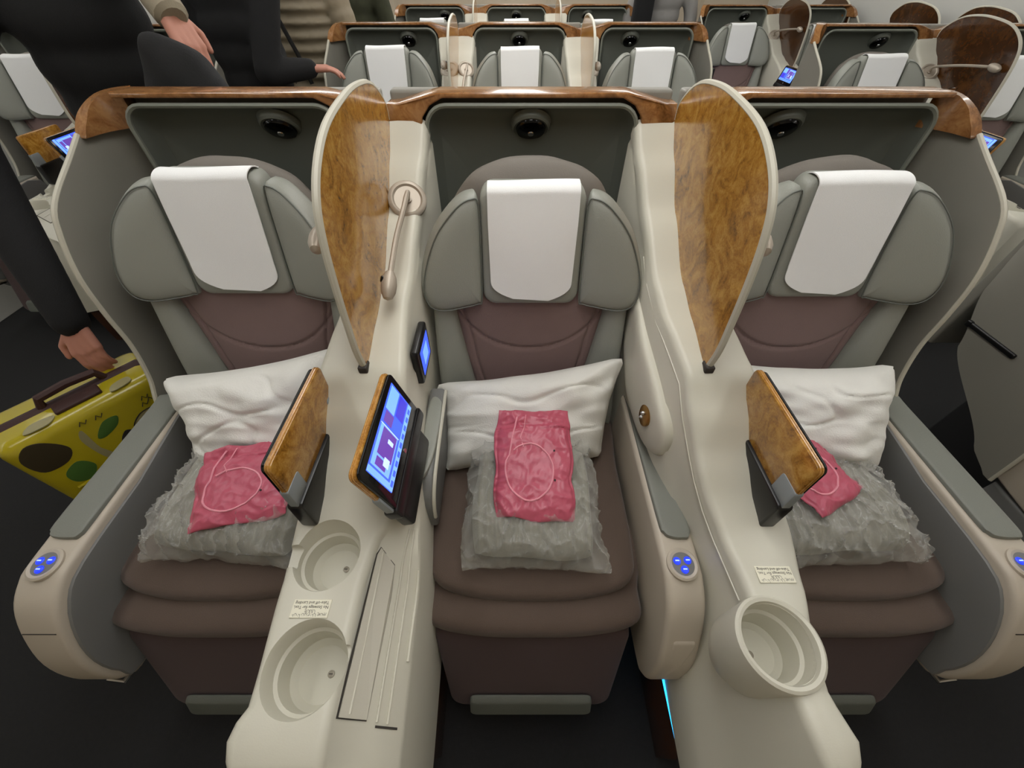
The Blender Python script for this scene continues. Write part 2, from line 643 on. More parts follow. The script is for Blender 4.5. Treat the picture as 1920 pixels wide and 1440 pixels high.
def build_seat(kind, label):
    xc = XC[kind]
    sg = {'L': -1, 'C': 0, 'R': 1}[kind]
    hz = HZ[kind]
    T = thing('business_seat', label, 'seat', (xc, 0.6, 0.0), 'business seats')
    # seat base
    mk('seat_base', rbox(xc - 0.21, xc + 0.21, 0.34, 0.92, 0.0, 0.40, 0.02), 'dark_base', T)
    # cushion with cut front corners
    out = spline([(xc - 0.24, 0.80), (xc - 0.243, 0.55), (xc - 0.238, 0.34), (xc - 0.215, 0.262), (xc - 0.12, 0.232),
                  (xc, 0.226), (xc + 0.12, 0.232), (xc + 0.215, 0.262), (xc + 0.238, 0.34), (xc + 0.243, 0.55),
                  (xc + 0.24, 0.80), (xc, 0.82)], 6)
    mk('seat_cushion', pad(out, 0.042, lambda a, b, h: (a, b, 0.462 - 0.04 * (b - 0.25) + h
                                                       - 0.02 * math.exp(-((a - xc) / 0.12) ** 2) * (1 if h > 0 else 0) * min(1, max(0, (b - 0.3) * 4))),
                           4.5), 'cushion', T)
    out = spline([(xc - 0.244, 0.42), (xc - 0.246, 0.26), (xc - 0.232, 0.195), (xc - 0.13, 0.172), (xc, 0.168),
                  (xc + 0.13, 0.172), (xc + 0.232, 0.195), (xc + 0.246, 0.26), (xc + 0.244, 0.42)], 6)
    mk('front_roll', pad(out, 0.045, lambda a, b, h: (a, b, 0.412 + h), 3.2), 'cushion', T)
    # leg rest, leaning forward at the foot
    out = rrect(xc - 0.225, xc + 0.225, 0.0, 0.29, 0.03)
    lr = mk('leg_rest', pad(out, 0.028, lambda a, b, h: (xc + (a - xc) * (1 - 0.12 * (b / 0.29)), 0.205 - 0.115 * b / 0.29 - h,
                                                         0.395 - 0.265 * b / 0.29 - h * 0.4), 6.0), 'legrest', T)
    out = rrect(xc - 0.15, xc + 0.15, 0.0, 0.05, 0.008)
    mk('foot_pad', pad(out, 0.010, lambda a, b, h: (a, 0.078 - 0.02 * b / 0.05 - h, 0.182 - 0.046 * b / 0.05 - h * 0.4), 6.0), 'leather_dark', lr)
    # backrest: mauve panel between two grey bolsters

    def half(z):
        return interp(z, [(0.45, 0.135), (0.52, 0.150), (0.70, 0.185), (0.86, 0.218), (0.95, 0.225)])

    def bfn(u, v):
        z = 0.44 + 0.50 * v
        hw = half(z)
        x = xc + (2 * u - 1) * hw
        s = abs(2 * u - 1)
        y = 0.838 + hy(z) - 0.014 * (1 - s ** 4)
        xr = (x - xc)
        arc = 0.70 + 1.9 * xr * xr * (1 + 14 * xr * xr)
        g = 0.006 * math.exp(-((z - arc) / 0.0045) ** 2)
        vline = half(z) - 0.035 - 0.02 * max(0, 0.8 - z)
        g += 0.006 * math.exp(-((abs(xr) - vline) / 0.0040) ** 2)
        g += 0.004 * math.exp(-((abs(xr) - (half(z) - 0.012)) / 0.0035) ** 2)
        return (x, y + g, z)
    mk('backrest', solid_sheet(120, 90, bfn, 0.05), 'mauve', T, angle=60)
    for s in (-1, 1):
        pts = [(0.44, half(0.44) - 0.012), (0.60, half(0.60) - 0.012), (0.75, half(0.75) - 0.012), (0.94, half(0.93) - 0.012),
               (0.95, 0.236), (0.80, 0.244), (0.60, 0.246), (0.44, 0.24)]
        poly = spline([(xc + s * q, z) for z, q in pts], 5)
        mk('bolster', pad(poly, 0.032, lambda a, b, h: (a, 0.846 + hy(b) - h - 0.03 * max(0, (abs(a - xc) - 0.17) / 0.07), b), 3.0), 'leather', T)
    poly = spline([(xc - 0.20, 0.93), (xc - 0.19, 1.02), (xc - 0.13, 1.09), (xc, 1.118), (xc + 0.13, 1.09), (xc + 0.19, 1.02),
                   (xc + 0.20, 0.93), (xc, 0.91)], 8)
    mk('back_crown', warp(pad(poly, 0.042, lambda a, b, h: (a, 0.905 + 0.22 * (b - 0.85) - h, b), 2.6),
                          lambda x, y, z: wob((x, y, z), 16, 0.004, xc)), 'crown', T)
    # headrest with folding side wings
    hr = mk('headrest', pad(rrect(xc - 0.118, xc + 0.118, 0.858, 1.115, 0.03), 0.036,
                            lambda a, b, h: (a, 0.838 + hy(b + hz) - h, b + hz), 6.0), 'leather', T)
    for s in (-1, 1):
        pts = [(0.124, 0.868), (0.122, 0.98), (0.124, 1.085), (0.140, 1.100), (0.175, 1.085), (0.222, 1.035), (0.252, 0.968),
               (0.262, 0.915), (0.252, 0.876), (0.222, 0.858), (0.17, 0.856), (0.135, 0.858)]
        poly = spline([(xc + s * a, b) for a, b in pts], 5)

        def ear(a, b, h, s=s):
            d = max(0, abs(a - xc) - 0.12)
            return (a - s * h * 0.25, 0.836 + hy(b + hz) - h - 0.34 * d, b + hz)
        e = mk('headrest_wing', pad(poly, 0.034, ear, 4.0), 'leather', hr)
        # stitched piping just inside the edge
        cen = (sum(p[0] for p in poly) / len(poly), sum(p[1] for p in poly) / len(poly))
        loop = [ear(cen[0] + (a - cen[0]) * 0.955, cen[1] + (b - cen[1]) * 0.955, 0.026) for a, b in poly]
        mk('piping', tube(loop + [loop[0]], 0.0016, 5), 'leather_dark', hr)
    # shell: back body, recessed panel, light rim, dome lamp
    xl = xc - (0.338 if sg >= 0 else 0.255)
    xr_ = xc + (0.338 if sg <= 0 else 0.255)
    sh = mk('shell', rbox(xl, xr_, 1.127, 1.165, 0.42, 1.211, 0.008), 'wing', T)
    pl = rrect(xc - 0.248, xc + 0.248, 0.50, 1.192, 0.048, 6)
    mk('shell_panel', rings(pl, [(1.0, 0.0), (0.985, -0.006), (0.965, -0.03), (0.9, -0.048), (0.6, -0.055), (0.02, -0.055)],
                            lambda a, b, h: (a, 1.066 - h, b), back=False), 'shell', T)
    rim = [(a, 1.066, b) for a, b in pl]
    mk('panel_rim', tube(rim + [rim[0]], 0.0055, 6), 'shell_rim', T)
    lx = xc - sg * 0.085
    lp = mk('dome_lamp', lathe([(0.001, 0.016), (0.02, 0.015), (0.034, 0.010), (0.038, 0.002), (0.038, -0.004)], (lx, 1.106, 1.140), (0, -0.70, -0.71), 28), 'black_gloss', T)
    mk('lamp_ring', lathe([(0.039, 0.004), (0.042, 0.005), (0.047, 0.001), (0.050, -0.012), (0.039, -0.012)], (lx, 1.106, 1.140), (0, -0.70, -0.71), 28), 'shell', lp)
    mk('lamp_lens', lathe([(0.002, 0.0185), (0.007, 0.018), (0.009, 0.013)], (lx, 1.106, 1.140), (0, -0.70, -0.71), 16), 'chrome', lp)
    # polished wood cap
    L = [(-0.338, 1.154), (-0.258, 1.150), (-0.254, 1.170), (-0.235, 1.192), (-0.205, 1.206), (0.205, 1.206), (0.235, 1.192),
         (0.254, 1.170), (0.258, 1.150), (0.338, 1.154), (0.338, 1.192), (0.31, 1.194), (0.26, 1.207), (0.215, 1.216),
         (-0.215, 1.216), (-0.26, 1.207), (-0.31, 1.194), (-0.338, 1.192)]
    if sg < 0:
        L = [(-0.250, 1.206), (0.205, 1.206), (0.235, 1.192), (0.254, 1.170), (0.258, 1.150), (0.337, 1.154), (0.337, 1.192),
             (0.31, 1.194), (0.26, 1.207), (0.215, 1.216), (-0.250, 1.216)]
    if sg > 0:
        L = [(-0.337, 1.154), (-0.258, 1.150), (-0.254, 1.170), (-0.235, 1.192), (-0.205, 1.206), (0.250, 1.206),
             (0.250, 1.216), (-0.215, 1.216), (-0.26, 1.207), (-0.31, 1.194), (-0.337, 1.192)]
    g = prism([(xc + a, b) for a, b in L], 'y', 1.060, 1.135, 0.0035)

    def capwarp(x, y, z):        # the cap dips back where two seats meet
        d = max(0, (abs(x - xc) - 0.25) / 0.09)
        return (x, y + (0.022 * d if z > 1.18 and y < 1.1 else 0.0), z)
    g = warp(g, capwarp)
    wt = mk('wood_cap', g, 'wood_trim', T)
    if sg:
        s = sg
        # the cap bends forward round the outer corner and runs out along the wing
        wk = 0.320 if s < 0 else 0.301
        path = spline([(xc + s * 0.246, 1.10, 1.216), (xc + s * (wk - 0.050), 1.092, 1.2155), (xc + s * (wk - 0.026), 1.07, 1.209), (xc + s * (wk - 0.009), 1.04, 1.190),
                       (xc + s * (wk - 0.003), 1.012, 1.166), (xc + s * wk, 0.998, 1.148)], 6, closed=False)
        secs = []
        for i, p in enumerate(path):
            a = Vector(path[max(0, i - 1)])
            b = Vector(path[min(len(path) - 1, i + 1)])
            t = (b - a)
            t.z = 0
            t.normalize()
            nrm = Vector((-t.y, t.x, 0)) * (1 if s < 0 else -1)     # towards the seat
            if (nrm.x * -s) < 0:
                nrm = -nrm
            w0 = 0.048 if i == 0 else 0.012 + 0.036 * max(0, 1 - i / 12)
            zb = min(1.144, p[2] - 0.004)
            q = Vector(p)
            secs.append([q - nrm * w0, q + nrm * 0.018, Vector((q.x, q.y, zb)) + nrm * 0.014, Vector((q.x, q.y, zb)) - nrm * w0])
        mk('wood_corner', loft(secs), 'wood_trim', wt, angle=50)
        # side wing, a curved sheet with a pale front edge
        YE = [(0.28, 0.62), (0.45, 0.64), (0.582, 0.682), (0.65, 0.719), (0.743, 0.746), (0.839, 0.754), (0.931, 0.769), (1.013, 0.804),
              (1.064, 0.845), (1.123, 0.952), (1.150, 1.000)]
        YR = [(0.28, 0.64), (0.32, 0.72), (0.52, 1.0), (0.70, 1.08), (0.87, 1.115)]
        wo = 0.320 if s < 0 else 0.300
        S = [Vector((xc + s * 0.252, 1.118)), Vector((xc + s * (wo - 0.036), 1.098)), Vector((xc + s * (wo - 0.015), 1.065)), Vector((xc + s * (wo - 0.005), 1.03)),
             Vector((xc + s * (wo - 0.001), 0.99))]

        YES = spline([(a, b) for a, b in YE], 10, closed=False)

        def wing(u, v):
            z = 0.28 + 0.870 * v
            ye = linterp(z, YES)
            if z < 0.87:
                yr = interp(z, YR)
                y = yr + (ye - yr) * u
                k = max(0, (z - 0.7) / 0.17)
                bx = wo
                if y > 1.0:
                    bx -= 0.035 * ((y - 1.0) / 0.115) ** 2 * k
                return (xc + s * bx, y, z)
            pts = [q for q in S if q.y > ye + 0.004] + [Vector((xc + s * wo, ye))]
            ln = [0]
            for a, b in zip(pts, pts[1:]):
                ln.append(ln[-1] + (b - a).length)
            d = u * ln[-1]
            for i in range(len(pts) - 1):
                if d <= ln[i + 1] + 1e-9:
                    t = (d - ln[i]) / max(1e-9, ln[i + 1] - ln[i])
                    q = pts[i].lerp(pts[i + 1], t)
                    return (q.x, q.y, z)
            return (pts[-1].x, pts[-1].y, z)
        mk('side_wing', solid_sheet(22, 80, wing, 0.010 * (1 if s > 0 else -1)), 'wing', T, angle=50)
        edge = [wing(1.0, v / 80) for v in range(81)]
        edge = [(x + s * 0.005, y, z) for x, y, z in edge]
        mk('wing_edge', tube(edge, 0.0058, 8), 'wing_edge', T)
        mk('grab_bar', join(rbox(xc + s * (wo + 0.013) - 0.006, xc + s * (wo + 0.013) + 0.006, 0.86, 1.03, 0.588, 0.604, 0.004),
                            rbox(xc + s * (wo + 0.011) - 0.010, xc + s * (wo + 0.011) + 0.010, 1.02, 1.035, 0.586, 0.606, 0.003)), 'black', T)
    # armrests
    AP = [(0.70, 0.605), (0.45, 0.602), (0.27, 0.598), (0.225, 0.588), (0.185, 0.560), (0.148, 0.505), (0.115, 0.43), (0.102, 0.35),
          (0.112, 0.29), (0.16, 0.262), (0.40, 0.262), (0.70, 0.30)]

    APS = spline(AP[1:-1], 4, closed=False) + [AP[-1], AP[0]]
    FR = sorted([(q[1], q[0]) for q in APS if q[0] < 0.24 and 0.34 < q[1] < 0.59])

    def arm(x0, x1, body_mat, padx, inner=None):
        if x0 > x1:
            x0, x1 = x1, x0
        ab = mk('armrest', prism(APS, 'x', x0, x1, 0.012, 4), body_mat, T)
        p0, p1 = sorted(padx)
        w = p1 - p0
        out = spline([(p0 + 0.004, 0.70), (p0, 0.66), (p0, 0.36), (p0 + 0.006, 0.318), (p0 + 0.02, 0.308), (p1 - 0.02, 0.306), (p1 - 0.004, 0.312),
                      (p1, 0.36), (p1, 0.66), (p1 - 0.004, 0.70)], 4)
        mk('arm_pad', pad(out, 0.010, lambda a, b, h: (a, b, 0.602 + h), 6.0, 6), 'arm_leather', ab)
        cxm = (x0 + x1) / 2
        cz = 0.6005
        mk('control_ring', lathe([(0.031, -0.003), (0.031, 0.004), (0.027, 0.007), (0.022, 0.005), (0.021, 0.001)], (cxm, 0.258, cz - 0.003), (0, -0.07, 1), 26), body_mat if body_mat != 'inner_grey' else 'cream_arm', ab)
        mk('control_plate', lathe([(0.0225, -0.002), (0.0225, 0.004), (0.001, 0.0045)], (cxm, 0.258, cz - 0.002), (0, -0.07, 1), 22), 'inner_grey', ab)
        for k, (dx, dy) in enumerate(((-0.011, 0.005), (0.010, 0.006), (0.0, -0.011))):
            mk('control_button', lathe([(0.0075, 0.0), (0.0075, 0.003), (0.006, 0.0045), (0.001, 0.005)], (cxm + dx, 0.258 + dy, cz + 0.0005), (0, -0.07, 1), 14), 'blue_button', ab)
            mk('button_symbol', rbox(cxm + dx - 0.004, cxm + dx + 0.004, 0.258 + dy - 0.0012, 0.258 + dy + 0.0012, cz + 0.0045 - dy * -0.07, cz + 0.0062, 0.0004, 1), 'button_glyph', ab)
        return ab
    if sg:
        s = sg
        xi, xo = xc + s * 0.228, xc + s * 0.316
        ab = arm(xi, xo, 'cream_arm', (xc + s * 0.238, xc + s * 0.311))
        # grey liner on the seat side
        ip = spline([(0.70, 0.585), (0.45, 0.582), (0.27, 0.578), (0.205, 0.552), (0.155, 0.488), (0.124, 0.41), (0.117, 0.33), (0.14, 0.28), (0.40, 0.275), (0.70, 0.31)], 3)
        mk('arm_liner', pad(ip, 0.006, lambda a, b, h: (xi - s * 0.001 - s * h, a, b), 8.0, 5, 0.003), 'inner_grey', ab)
        lowp = [(0.14, 0.27), (0.45, 0.27), (0.62, 0.27), (0.62, 0.12), (0.40, 0.08), (0.25, 0.12)]
        mk('side_skirt', prism(lowp, 'x', min(xi, xo) + 0.01, max(xi, xo) - 0.01, 0.01), 'inner_grey', T)
        mk('arm_catch', tube([(xo - s * 0.022, 0.150, 0.262), (xo - s * 0.024, 0.108, 0.266), (xo - s * 0.060, 0.104, 0.264), (xo - s * 0.066, 0.150, 0.258)], 0.006, 8), 'chrome', ab)
        mk('arm_seam', tube([(xi + s * 0.011, linterp(0.516, FR), 0.516), ((xi + xo) / 2, linterp(0.516, FR), 0.516), (xo - s * 0.011, linterp(0.516, FR), 0.516)], 0.0014, 5), 'slot', ab)
    else:
        ab = arm(0.303, 0.380, 'cream_arm', (0.313, 0.374))
        mk('arm_front_panel', pad([(a, b) for a, b in rrect(0.322, 0.366, 0.35, 0.50, 0.006, 3)], 0.003,
                                  lambda a, b, h: (a, linterp(b, FR) - h, b), 8.0, 4), 'cream_arm', ab)
        # slim left arm tucked beneath the console
        la = mk('slim_armrest', prism([(0.66, 0.675), (0.50, 0.672), (0.43, 0.664), (0.395, 0.645), (0.375, 0.61), (0.37, 0.56), (0.37, 0.52), (0.66, 0.52)], 'x', -0.205, -0.166, 0.008, 3), 'inner_grey', T)
        mk('arm_rim', tube(spline([(-0.165, 0.655, 0.672), (-0.163, 0.50, 0.669), (-0.163, 0.43, 0.661), (-0.164, 0.395, 0.642), (-0.166, 0.375, 0.607), (-0.168, 0.370, 0.565)], 5, closed=False), 0.0042, 6), 'cream', la)
        out = spline([(-0.198, 0.62), (-0.198, 0.46), (-0.186, 0.41), (-0.170, 0.46), (-0.166, 0.56), (-0.172, 0.62)], 5)
        mk('arm_pad', pad(out, 0.007, lambda a, b, h: (a, b, 0.671 - 0.02 * max(0, 0.5 - b) + h), 6.0, 5), 'leather', la)
    return T


def build_cover(kind, label):
    """white cloth over the headrest"""
    xc = XC[kind]

    def fn(u, v):
        # v 0 bottom hem .. 0.8 top edge .. 1.0 down behind
        L0, r = 0.226, 0.018
        d = v * 0.34
        if d < L0:
            z = 0.878 + d
            y = 0.838 + hy(z) - 0.0415
        else:
            a = min(math.pi * 0.85, (d - L0) / r / 1.6)
            z = 0.878 + L0 + r * math.sin(a)
            y = 0.838 + hy(0.878 + L0) - 0.0415 + 1.75 * r * (1 - math.cos(a))
        w = 0.096 + 0.004 * min(1, v * 2)
        t = max(0, 0.045 - d) / 0.045
        w *= (1 - 0.55 * t ** 2.6)
        x = xc + (2 * u - 1) * w
        n = noise.noise(Vector((x * 9, z * 7, xc * 3)))
        sag = 0.004 * math.sin(2.2 * (2 * u - 1) + xc) * max(0, (v - 0.4))
        z += HZ[kind]
        return (x, y + 0.25 * HZ[kind] - 0.0015 - 0.002 * n, z + sag - (0.006 * (u - 0.5) if d < 0.06 else 0))
    T = mk('headrest_cover', solid_sheet(26, 60, fn, 0.0022), 'cover', None, (xc, 0.80, 0.87), angle=60)
    tag(T, label, 'headrest cover', 'white headrest covers')
    return T


# ================================================================== consoles between the seats
TOP = [(-0.05, 0.672), (0.0, 0.683), (0.03, 0.685), (0.20, 0.686), (0.27, 0.692), (0.33, 0.712), (0.40, 0.752), (0.48, 0.818), (0.54, 0.868),
       (0.65, 0.898), (0.75, 0.928), (0.90, 1.017), (1.0, 1.102), (1.07, 1.165)]
CON = {
    'L': dict(s=1, cx=-0.295,
              out=[(-0.05, -0.360), (-0.03, -0.385), (0.0, -0.394), (0.018, -0.391), (0.032, -0.380), (0.2, -0.396), (0.28, -0.404), (0.5, -0.385), (0.7, -0.368), (0.9, -0.375), (1.07, -0.395)],
              inn=[(-0.05, -0.25), (0.20, -0.252), (0.27, -0.243), (0.31, -0.215), (0.5, -0.205), (0.7, -0.222), (0.9, -0.212), (1.07, -0.195)],
              fx=[(-0.05, -0.165), (0.25, -0.172), (0.5, -0.198), (0.7, -0.214), (0.9, -0.206), (1.07, -0.190)],
              fz=[(-0.05, 0.585), (0.20, 0.600), (0.30, 0.655), (0.40, 0.690), (0.55, 0.80), (0.7, 0.87), (0.9, 0.98), (1.07, 1.12)]),
    'R': dict(s=-1, cx=0.390,
              out=[(-0.05, 0.455), (-0.03, 0.475), (0.0, 0.484), (0.02, 0.478), (0.05, 0.470), (0.1, 0.478), (0.2, 0.508), (0.285, 0.525), (0.5, 0.490), (0.7, 0.465), (0.9, 0.470), (1.07, 0.488)],
              inn=[(-0.05, 0.425), (0.02, 0.415), (0.20, 0.400), (0.27, 0.390), (0.40, 0.365), (0.5, 0.348), (0.7, 0.322), (0.9, 0.312), (1.07, 0.292)],
              fx=[(-0.05, 0.362), (0.20, 0.374), (0.30, 0.374), (0.5, 0.332), (0.7, 0.312), (0.9, 0.306), (1.07, 0.288)],
              fz=[(-0.05, 0.36), (0.20, 0.40), (0.30, 0.50), (0.40, 0.62), (0.55, 0.80), (0.7, 0.87), (0.9, 0.98), (1.07, 1.12)])}


def build_console(kind, label):
    c = CON[kind]
    s = c['s']                                       # +1: centre seat lies at larger x
    T = thing('seat_console', label, 'console', (c['cx'], 0.5, 0.0), 'consoles between seats')
    ys = [-0.05, -0.046, -0.036, -0.02, 0.0] + [0.02 + 1.05 * k / 62 for k in range(63)]
    secs = []
    for y in ys:
        zt = interp(y, TOP)
        xo, xi = interp(y, c['out']), interp(y, c['inn'])
        fx, fz = interp(y, c['fx']), interp(y, c['fz'])
        if y < -0.03:
            k = (-0.03 - y) / 0.02
            zt -= 0.022 * k * k
        r = 0.016
        fz = min(fz, zt - r - 0.004)
        sec = [(xo, 0.20), (xo, zt - 0.12), (xo, zt - r)]
        for a in (22, 45, 68):
            sec.append((xo + s * r * (1 - math.cos(R(a))), zt - r + r * math.sin(R(a))))
        sec.append((xo + s * r, zt))
        for t in (0.33, 0.66):
            sec.append((xo + (xi - xo) * t, zt + 0.002))
        sec.append((xi - s * r, zt))
        for a in (22, 45, 68):
            sec.append((xi - s * r + s * r * math.sin(R(a)), zt - r + r * math.cos(R(a))))
        sec.append((xi, zt - r))
        sec.append((xi + (fx - xi) * 0.5, (zt - r + fz) / 2))
        sec.append((fx - s * 0.004, fz + 0.004))
        sec.append((fx, fz - 0.006))
        sec.append((fx, 0.24))
        secs.append([(x, y, z) for x, z in sec])
    body = mk('console_body', loft(secs), 'cream', T, angle=45)

    def cup(x, y, r0, depth):
        zt = interp(y, TOP)
        return lathe([(r0 + 0.004, 0.06), (r0 + 0.004, 0.004), (r0, -0.006), (r0 - 0.002, -depth * 0.40), (r0 - 0.007, -depth * 0.44),
                      (r0 - 0.010, -depth + 0.010), (r0 - 0.020, -depth)], (x, y, zt), (0, 0, 1), 40)
    cups = [(-0.328, 0.243, 0.056, 0.075), (-0.311, 0.083, 0.060, 0.085)] if kind == 'L' else []
    if kind == 'R':
        # the raised holder bulges out of the console's flank
        cxh, cyh, rh = 0.418, 0.114, 0.065
        mk('cup_housing', lathe([(0.020, -0.20), (0.045, -0.16), (rh - 0.003, -0.115), (rh + 0.000, -0.09), (rh + 0.001, 0.0), (rh, 0.006), (rh - 0.004, 0.009), (rh - 0.009, 0.007),
                                 (rh - 0.011, 0.0), (rh - 0.012, -0.032), (rh - 0.017, -0.036), (rh - 0.021, -0.080), (rh - 0.030, -0.088), (0.002, -0.088)],
                                (cxh, cyh, 0.686), (0, 0, 1), 48), 'cream', T)
        boolean_cut(body, lathe([(rh - 0.0112, 0.06), (rh - 0.0112, -0.10), (rh - 0.015, -0.102)], (cxh, cyh, 0.686), (0, 0, 1), 40))
        mk('drain_screw', lathe([(0.006, 0.0), (0.006, 0.002), (0.001, 0.003)], (cxh - 0.006, cyh - 0.004, 0.598), (0, 0, 1), 14), 'screw', T)
    for (x, y, r0, dp) in cups:
        boolean_cut(body, cup(x, y, r0, dp))
        zt = interp(y, TOP)
        mk('drain_screw', lathe([(0.0055, 0.0), (0.0055, 0.002), (0.001, 0.003)], (x + 0.012, y, zt - dp), (0, 0, 1), 14), 'screw', T)
        mk('screw_slot', rbox(x + 0.009, x + 0.015, y - 0.0007, y + 0.0007, zt - dp + 0.0025, zt - dp + 0.0035, 0, 1), 'slot', T)
    if kind == 'L':
        boolean_cut(body, rbox(-0.42, -0.375, 0.225, 0.262, 0.672, 0.73, 0.006))
        boolean_cut(body, rbox(-0.262, -0.235, 0.088, 0.112, 0.670, 0.73, 0.006))
        # sloping flank: tray lid with its shadow gap and runners

        def flank(t, y, h=0.0):
            xi, fx = interp(y, c['inn']), interp(y, c['fx'])
            zt, fz = interp(y, TOP) - 0.016, interp(y, c['fz'])
            n = Vector((zt - fz, 0, fx - xi)).normalized()
            return (xi + (fx - xi) * t + n.x * h, y, zt + (fz - zt) * t + n.z * h)
        lid = [(0.02, 0.026), (0.40, 0.024), (0.46, 0.19), (0.42, 0.238), (0.06, 0.262), (0.02, 0.25)]

        def plate(poly, h0, h1):
            n = len(poly)
            V = [flank(t, y, h0) for t, y in poly] + [flank(t, y, h1) for t, y in poly]
            return V, [list(range(n))[::-1], [n + i for i in range(n)]] + [[i, (i + 1) % n, n + (i + 1) % n, n + i] for i in range(n)]
        mk('lid_gap', plate([(-0.005, 0.0245), (0.412, 0.0225), (0.472, 0.19), (0.432, 0.240), (0.055, 0.2645), (0.0, 0.252)], -0.002, 0.0012), 'slot', T, smooth=False)
        mk('tray_lid', plate(lid, -0.001, 0.0035), 'cream_lid', T, smooth=False)
        mk('lid_ridge', tube([flank(0.16, 0.03, 0.003), flank(0.16, 0.12, 0.005), flank(0.13, 0.255, 0.003)], 0.0022, 6), 'cream', T)
        for t0, t1, ya, yb, rr in ((0.56, 0.60, 0.022, 0.30, 0.0022), (0.72, 0.76, 0.02, 0.30, 0.0022), (0.92, 0.95, 0.10, 0.24, 0.003)):
            mk('tray_runner', tube([flank(t0 + (t1 - t0) * k / 6, ya + (yb - ya) * k / 6, 0.0015) for k in range(7)], rr, 6), 'cream', T)
        mk('runner_slot', plate([(0.55, 0.0155), (0.88, 0.0135), (0.88, 0.0165), (0.55, 0.0185)], -0.001, 0.001), 'slot', T, smooth=False)
    else:
        # moulded pod on the flank with a brass headphone socket
        pod = spline([(0.462, 0.70), (0.475, 0.655), (0.55, 0.625), (0.68, 0.66), (0.82, 0.74), (0.91, 0.84), (0.88, 0.895), (0.77, 0.862), (0.64, 0.822), (0.52, 0.772), (0.475, 0.742)], 5)
        mk('side_pod', pad(pod, 0.026, lambda a, b, h: (interp(a, c['fx']) + 0.004 - h * min(1.0, (0.95 - a) / 0.3), a, b), 5.0, 8, 0.006), 'cream', T)
        so = (interp(0.545, c['fx']) - 0.0225, 0.545, 0.712)
        sk = mk('headphone_socket', lathe([(0.026, -0.004), (0.026, 0.002), (0.022, 0.004), (0.001, 0.004)], so, (-1, 0, 0.12), 24), 'gold', T)
        for dz in (-0.007, 0.007):
            mk('socket_pin', lathe([(0.005, 0.0), (0.005, 0.004), (0.003, 0.007), (0.0005, 0.008)], (so[0] - 0.0035, so[1], so[2] + dz), (-1, 0, 0.12), 12), 'chrome', sk)
        mk('flank_crease', tube([(interp(y, c['inn']) - 0.004, y, interp(y, TOP) - 0.030) for y in [0.18 + 0.05 * k for k in range(14)]], 0.0016, 5), 'cream', T)
    # wooden plinth with its light strip
    fx0 = interp(0.05, c['fx'])
    xo0 = interp(0.05, c['out'])
    mk('plinth', rbox(min(fx0 - s * 0.012, xo0 + s * 0.02), max(fx0 - s * 0.012, xo0 + s * 0.02), -0.03, 1.05, 0.0, 0.245, 0.004), 'wood_dark', T)
    if kind == 'R':
        mk('light_strip', tube([(fx0 + 0.002, -0.046, 0.236), (fx0 + 0.004, 0.3, 0.236), (fx0 + 0.002, 0.5, 0.236)], 0.0035, 6), 'led', T)
    # safety placard, printed to be read from the seat
    px, py = (-0.327, 0.160) if kind == 'L' else (0.4575, 0.212)
    zt = interp(py, TOP) + 0.0030
    pc = mk('placard', rbox(px - 0.031, px + 0.031, py - 0.0135, py + 0.0135, zt - 0.001, zt + 0.0006, 0.0005, 1), 'paper', T)
    for txt, size, dy in (('No Stowage for Taxi,', 0.0066, 0.0020), ('Take-off and Landing', 0.0066, 0.0085)):
        g = text_geo(txt, size)
        m = Matrix.Translation((px, py + dy, zt + 0.0009)) @ Matrix.Rotation(math.pi, 4, 'Z')
        mk('lettering', xf(g, m), 'ink', pc, smooth=False)
    for txt, size, dy in (('\u0645\u0645\u0646\u0648\u0639 \u0627\u0644\u062a\u062e\u0632\u064a\u0646 \u0623\u062b\u0646\u0627\u0621', 0.0055, -0.0098), ('\u0627\u0644\u0625\u0642\u0644\u0627\u0639', 0.0055, -0.0045)):
        g = text_geo(txt, size)
        m = Matrix.Translation((px, py + dy, zt + 0.0009)) @ Matrix.Rotation(math.pi, 4, 'Z')
        if g[0]:
            mk('lettering', xf(g, m), 'ink', pc, smooth=False)
    return T


# ------------------------------------------------------------------ privacy dividers
DIV = [(1.062, 1.165), (1.055, 1.20), (0.985, 1.243), (0.89, 1.256), (0.80, 1.252), (0.70, 1.236), (0.63, 1.205), (0.585, 1.165), (0.562, 1.115), (0.548, 1.05), (0.539, 0.98),
       (0.534, 0.92), (0.540, 0.872)]
DIVB = [(0.56, 0.872), (0.65, 0.896), (0.75, 0.925), (0.90, 1.014), (1.0, 1.098)]


def build_divider(x, label, wm='wood'):
    T = thing('privacy_divider', label, 'divider', (x, 0.8, 0.87), 'wood privacy dividers')
    top = spline(DIV, 5, closed=False)
    poly = top + DIVB
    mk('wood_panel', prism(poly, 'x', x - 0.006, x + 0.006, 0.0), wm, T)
    mk('edge_band', tube([(x, y, z) for y, z in top], 0.0066, 8), 'wing_edge', T)
    mk('foot_slot', rbox(x - 0.009, x + 0.009, 0.528, 0.552, 0.862, 0.878, 0.003), 'slot', T)
    return T


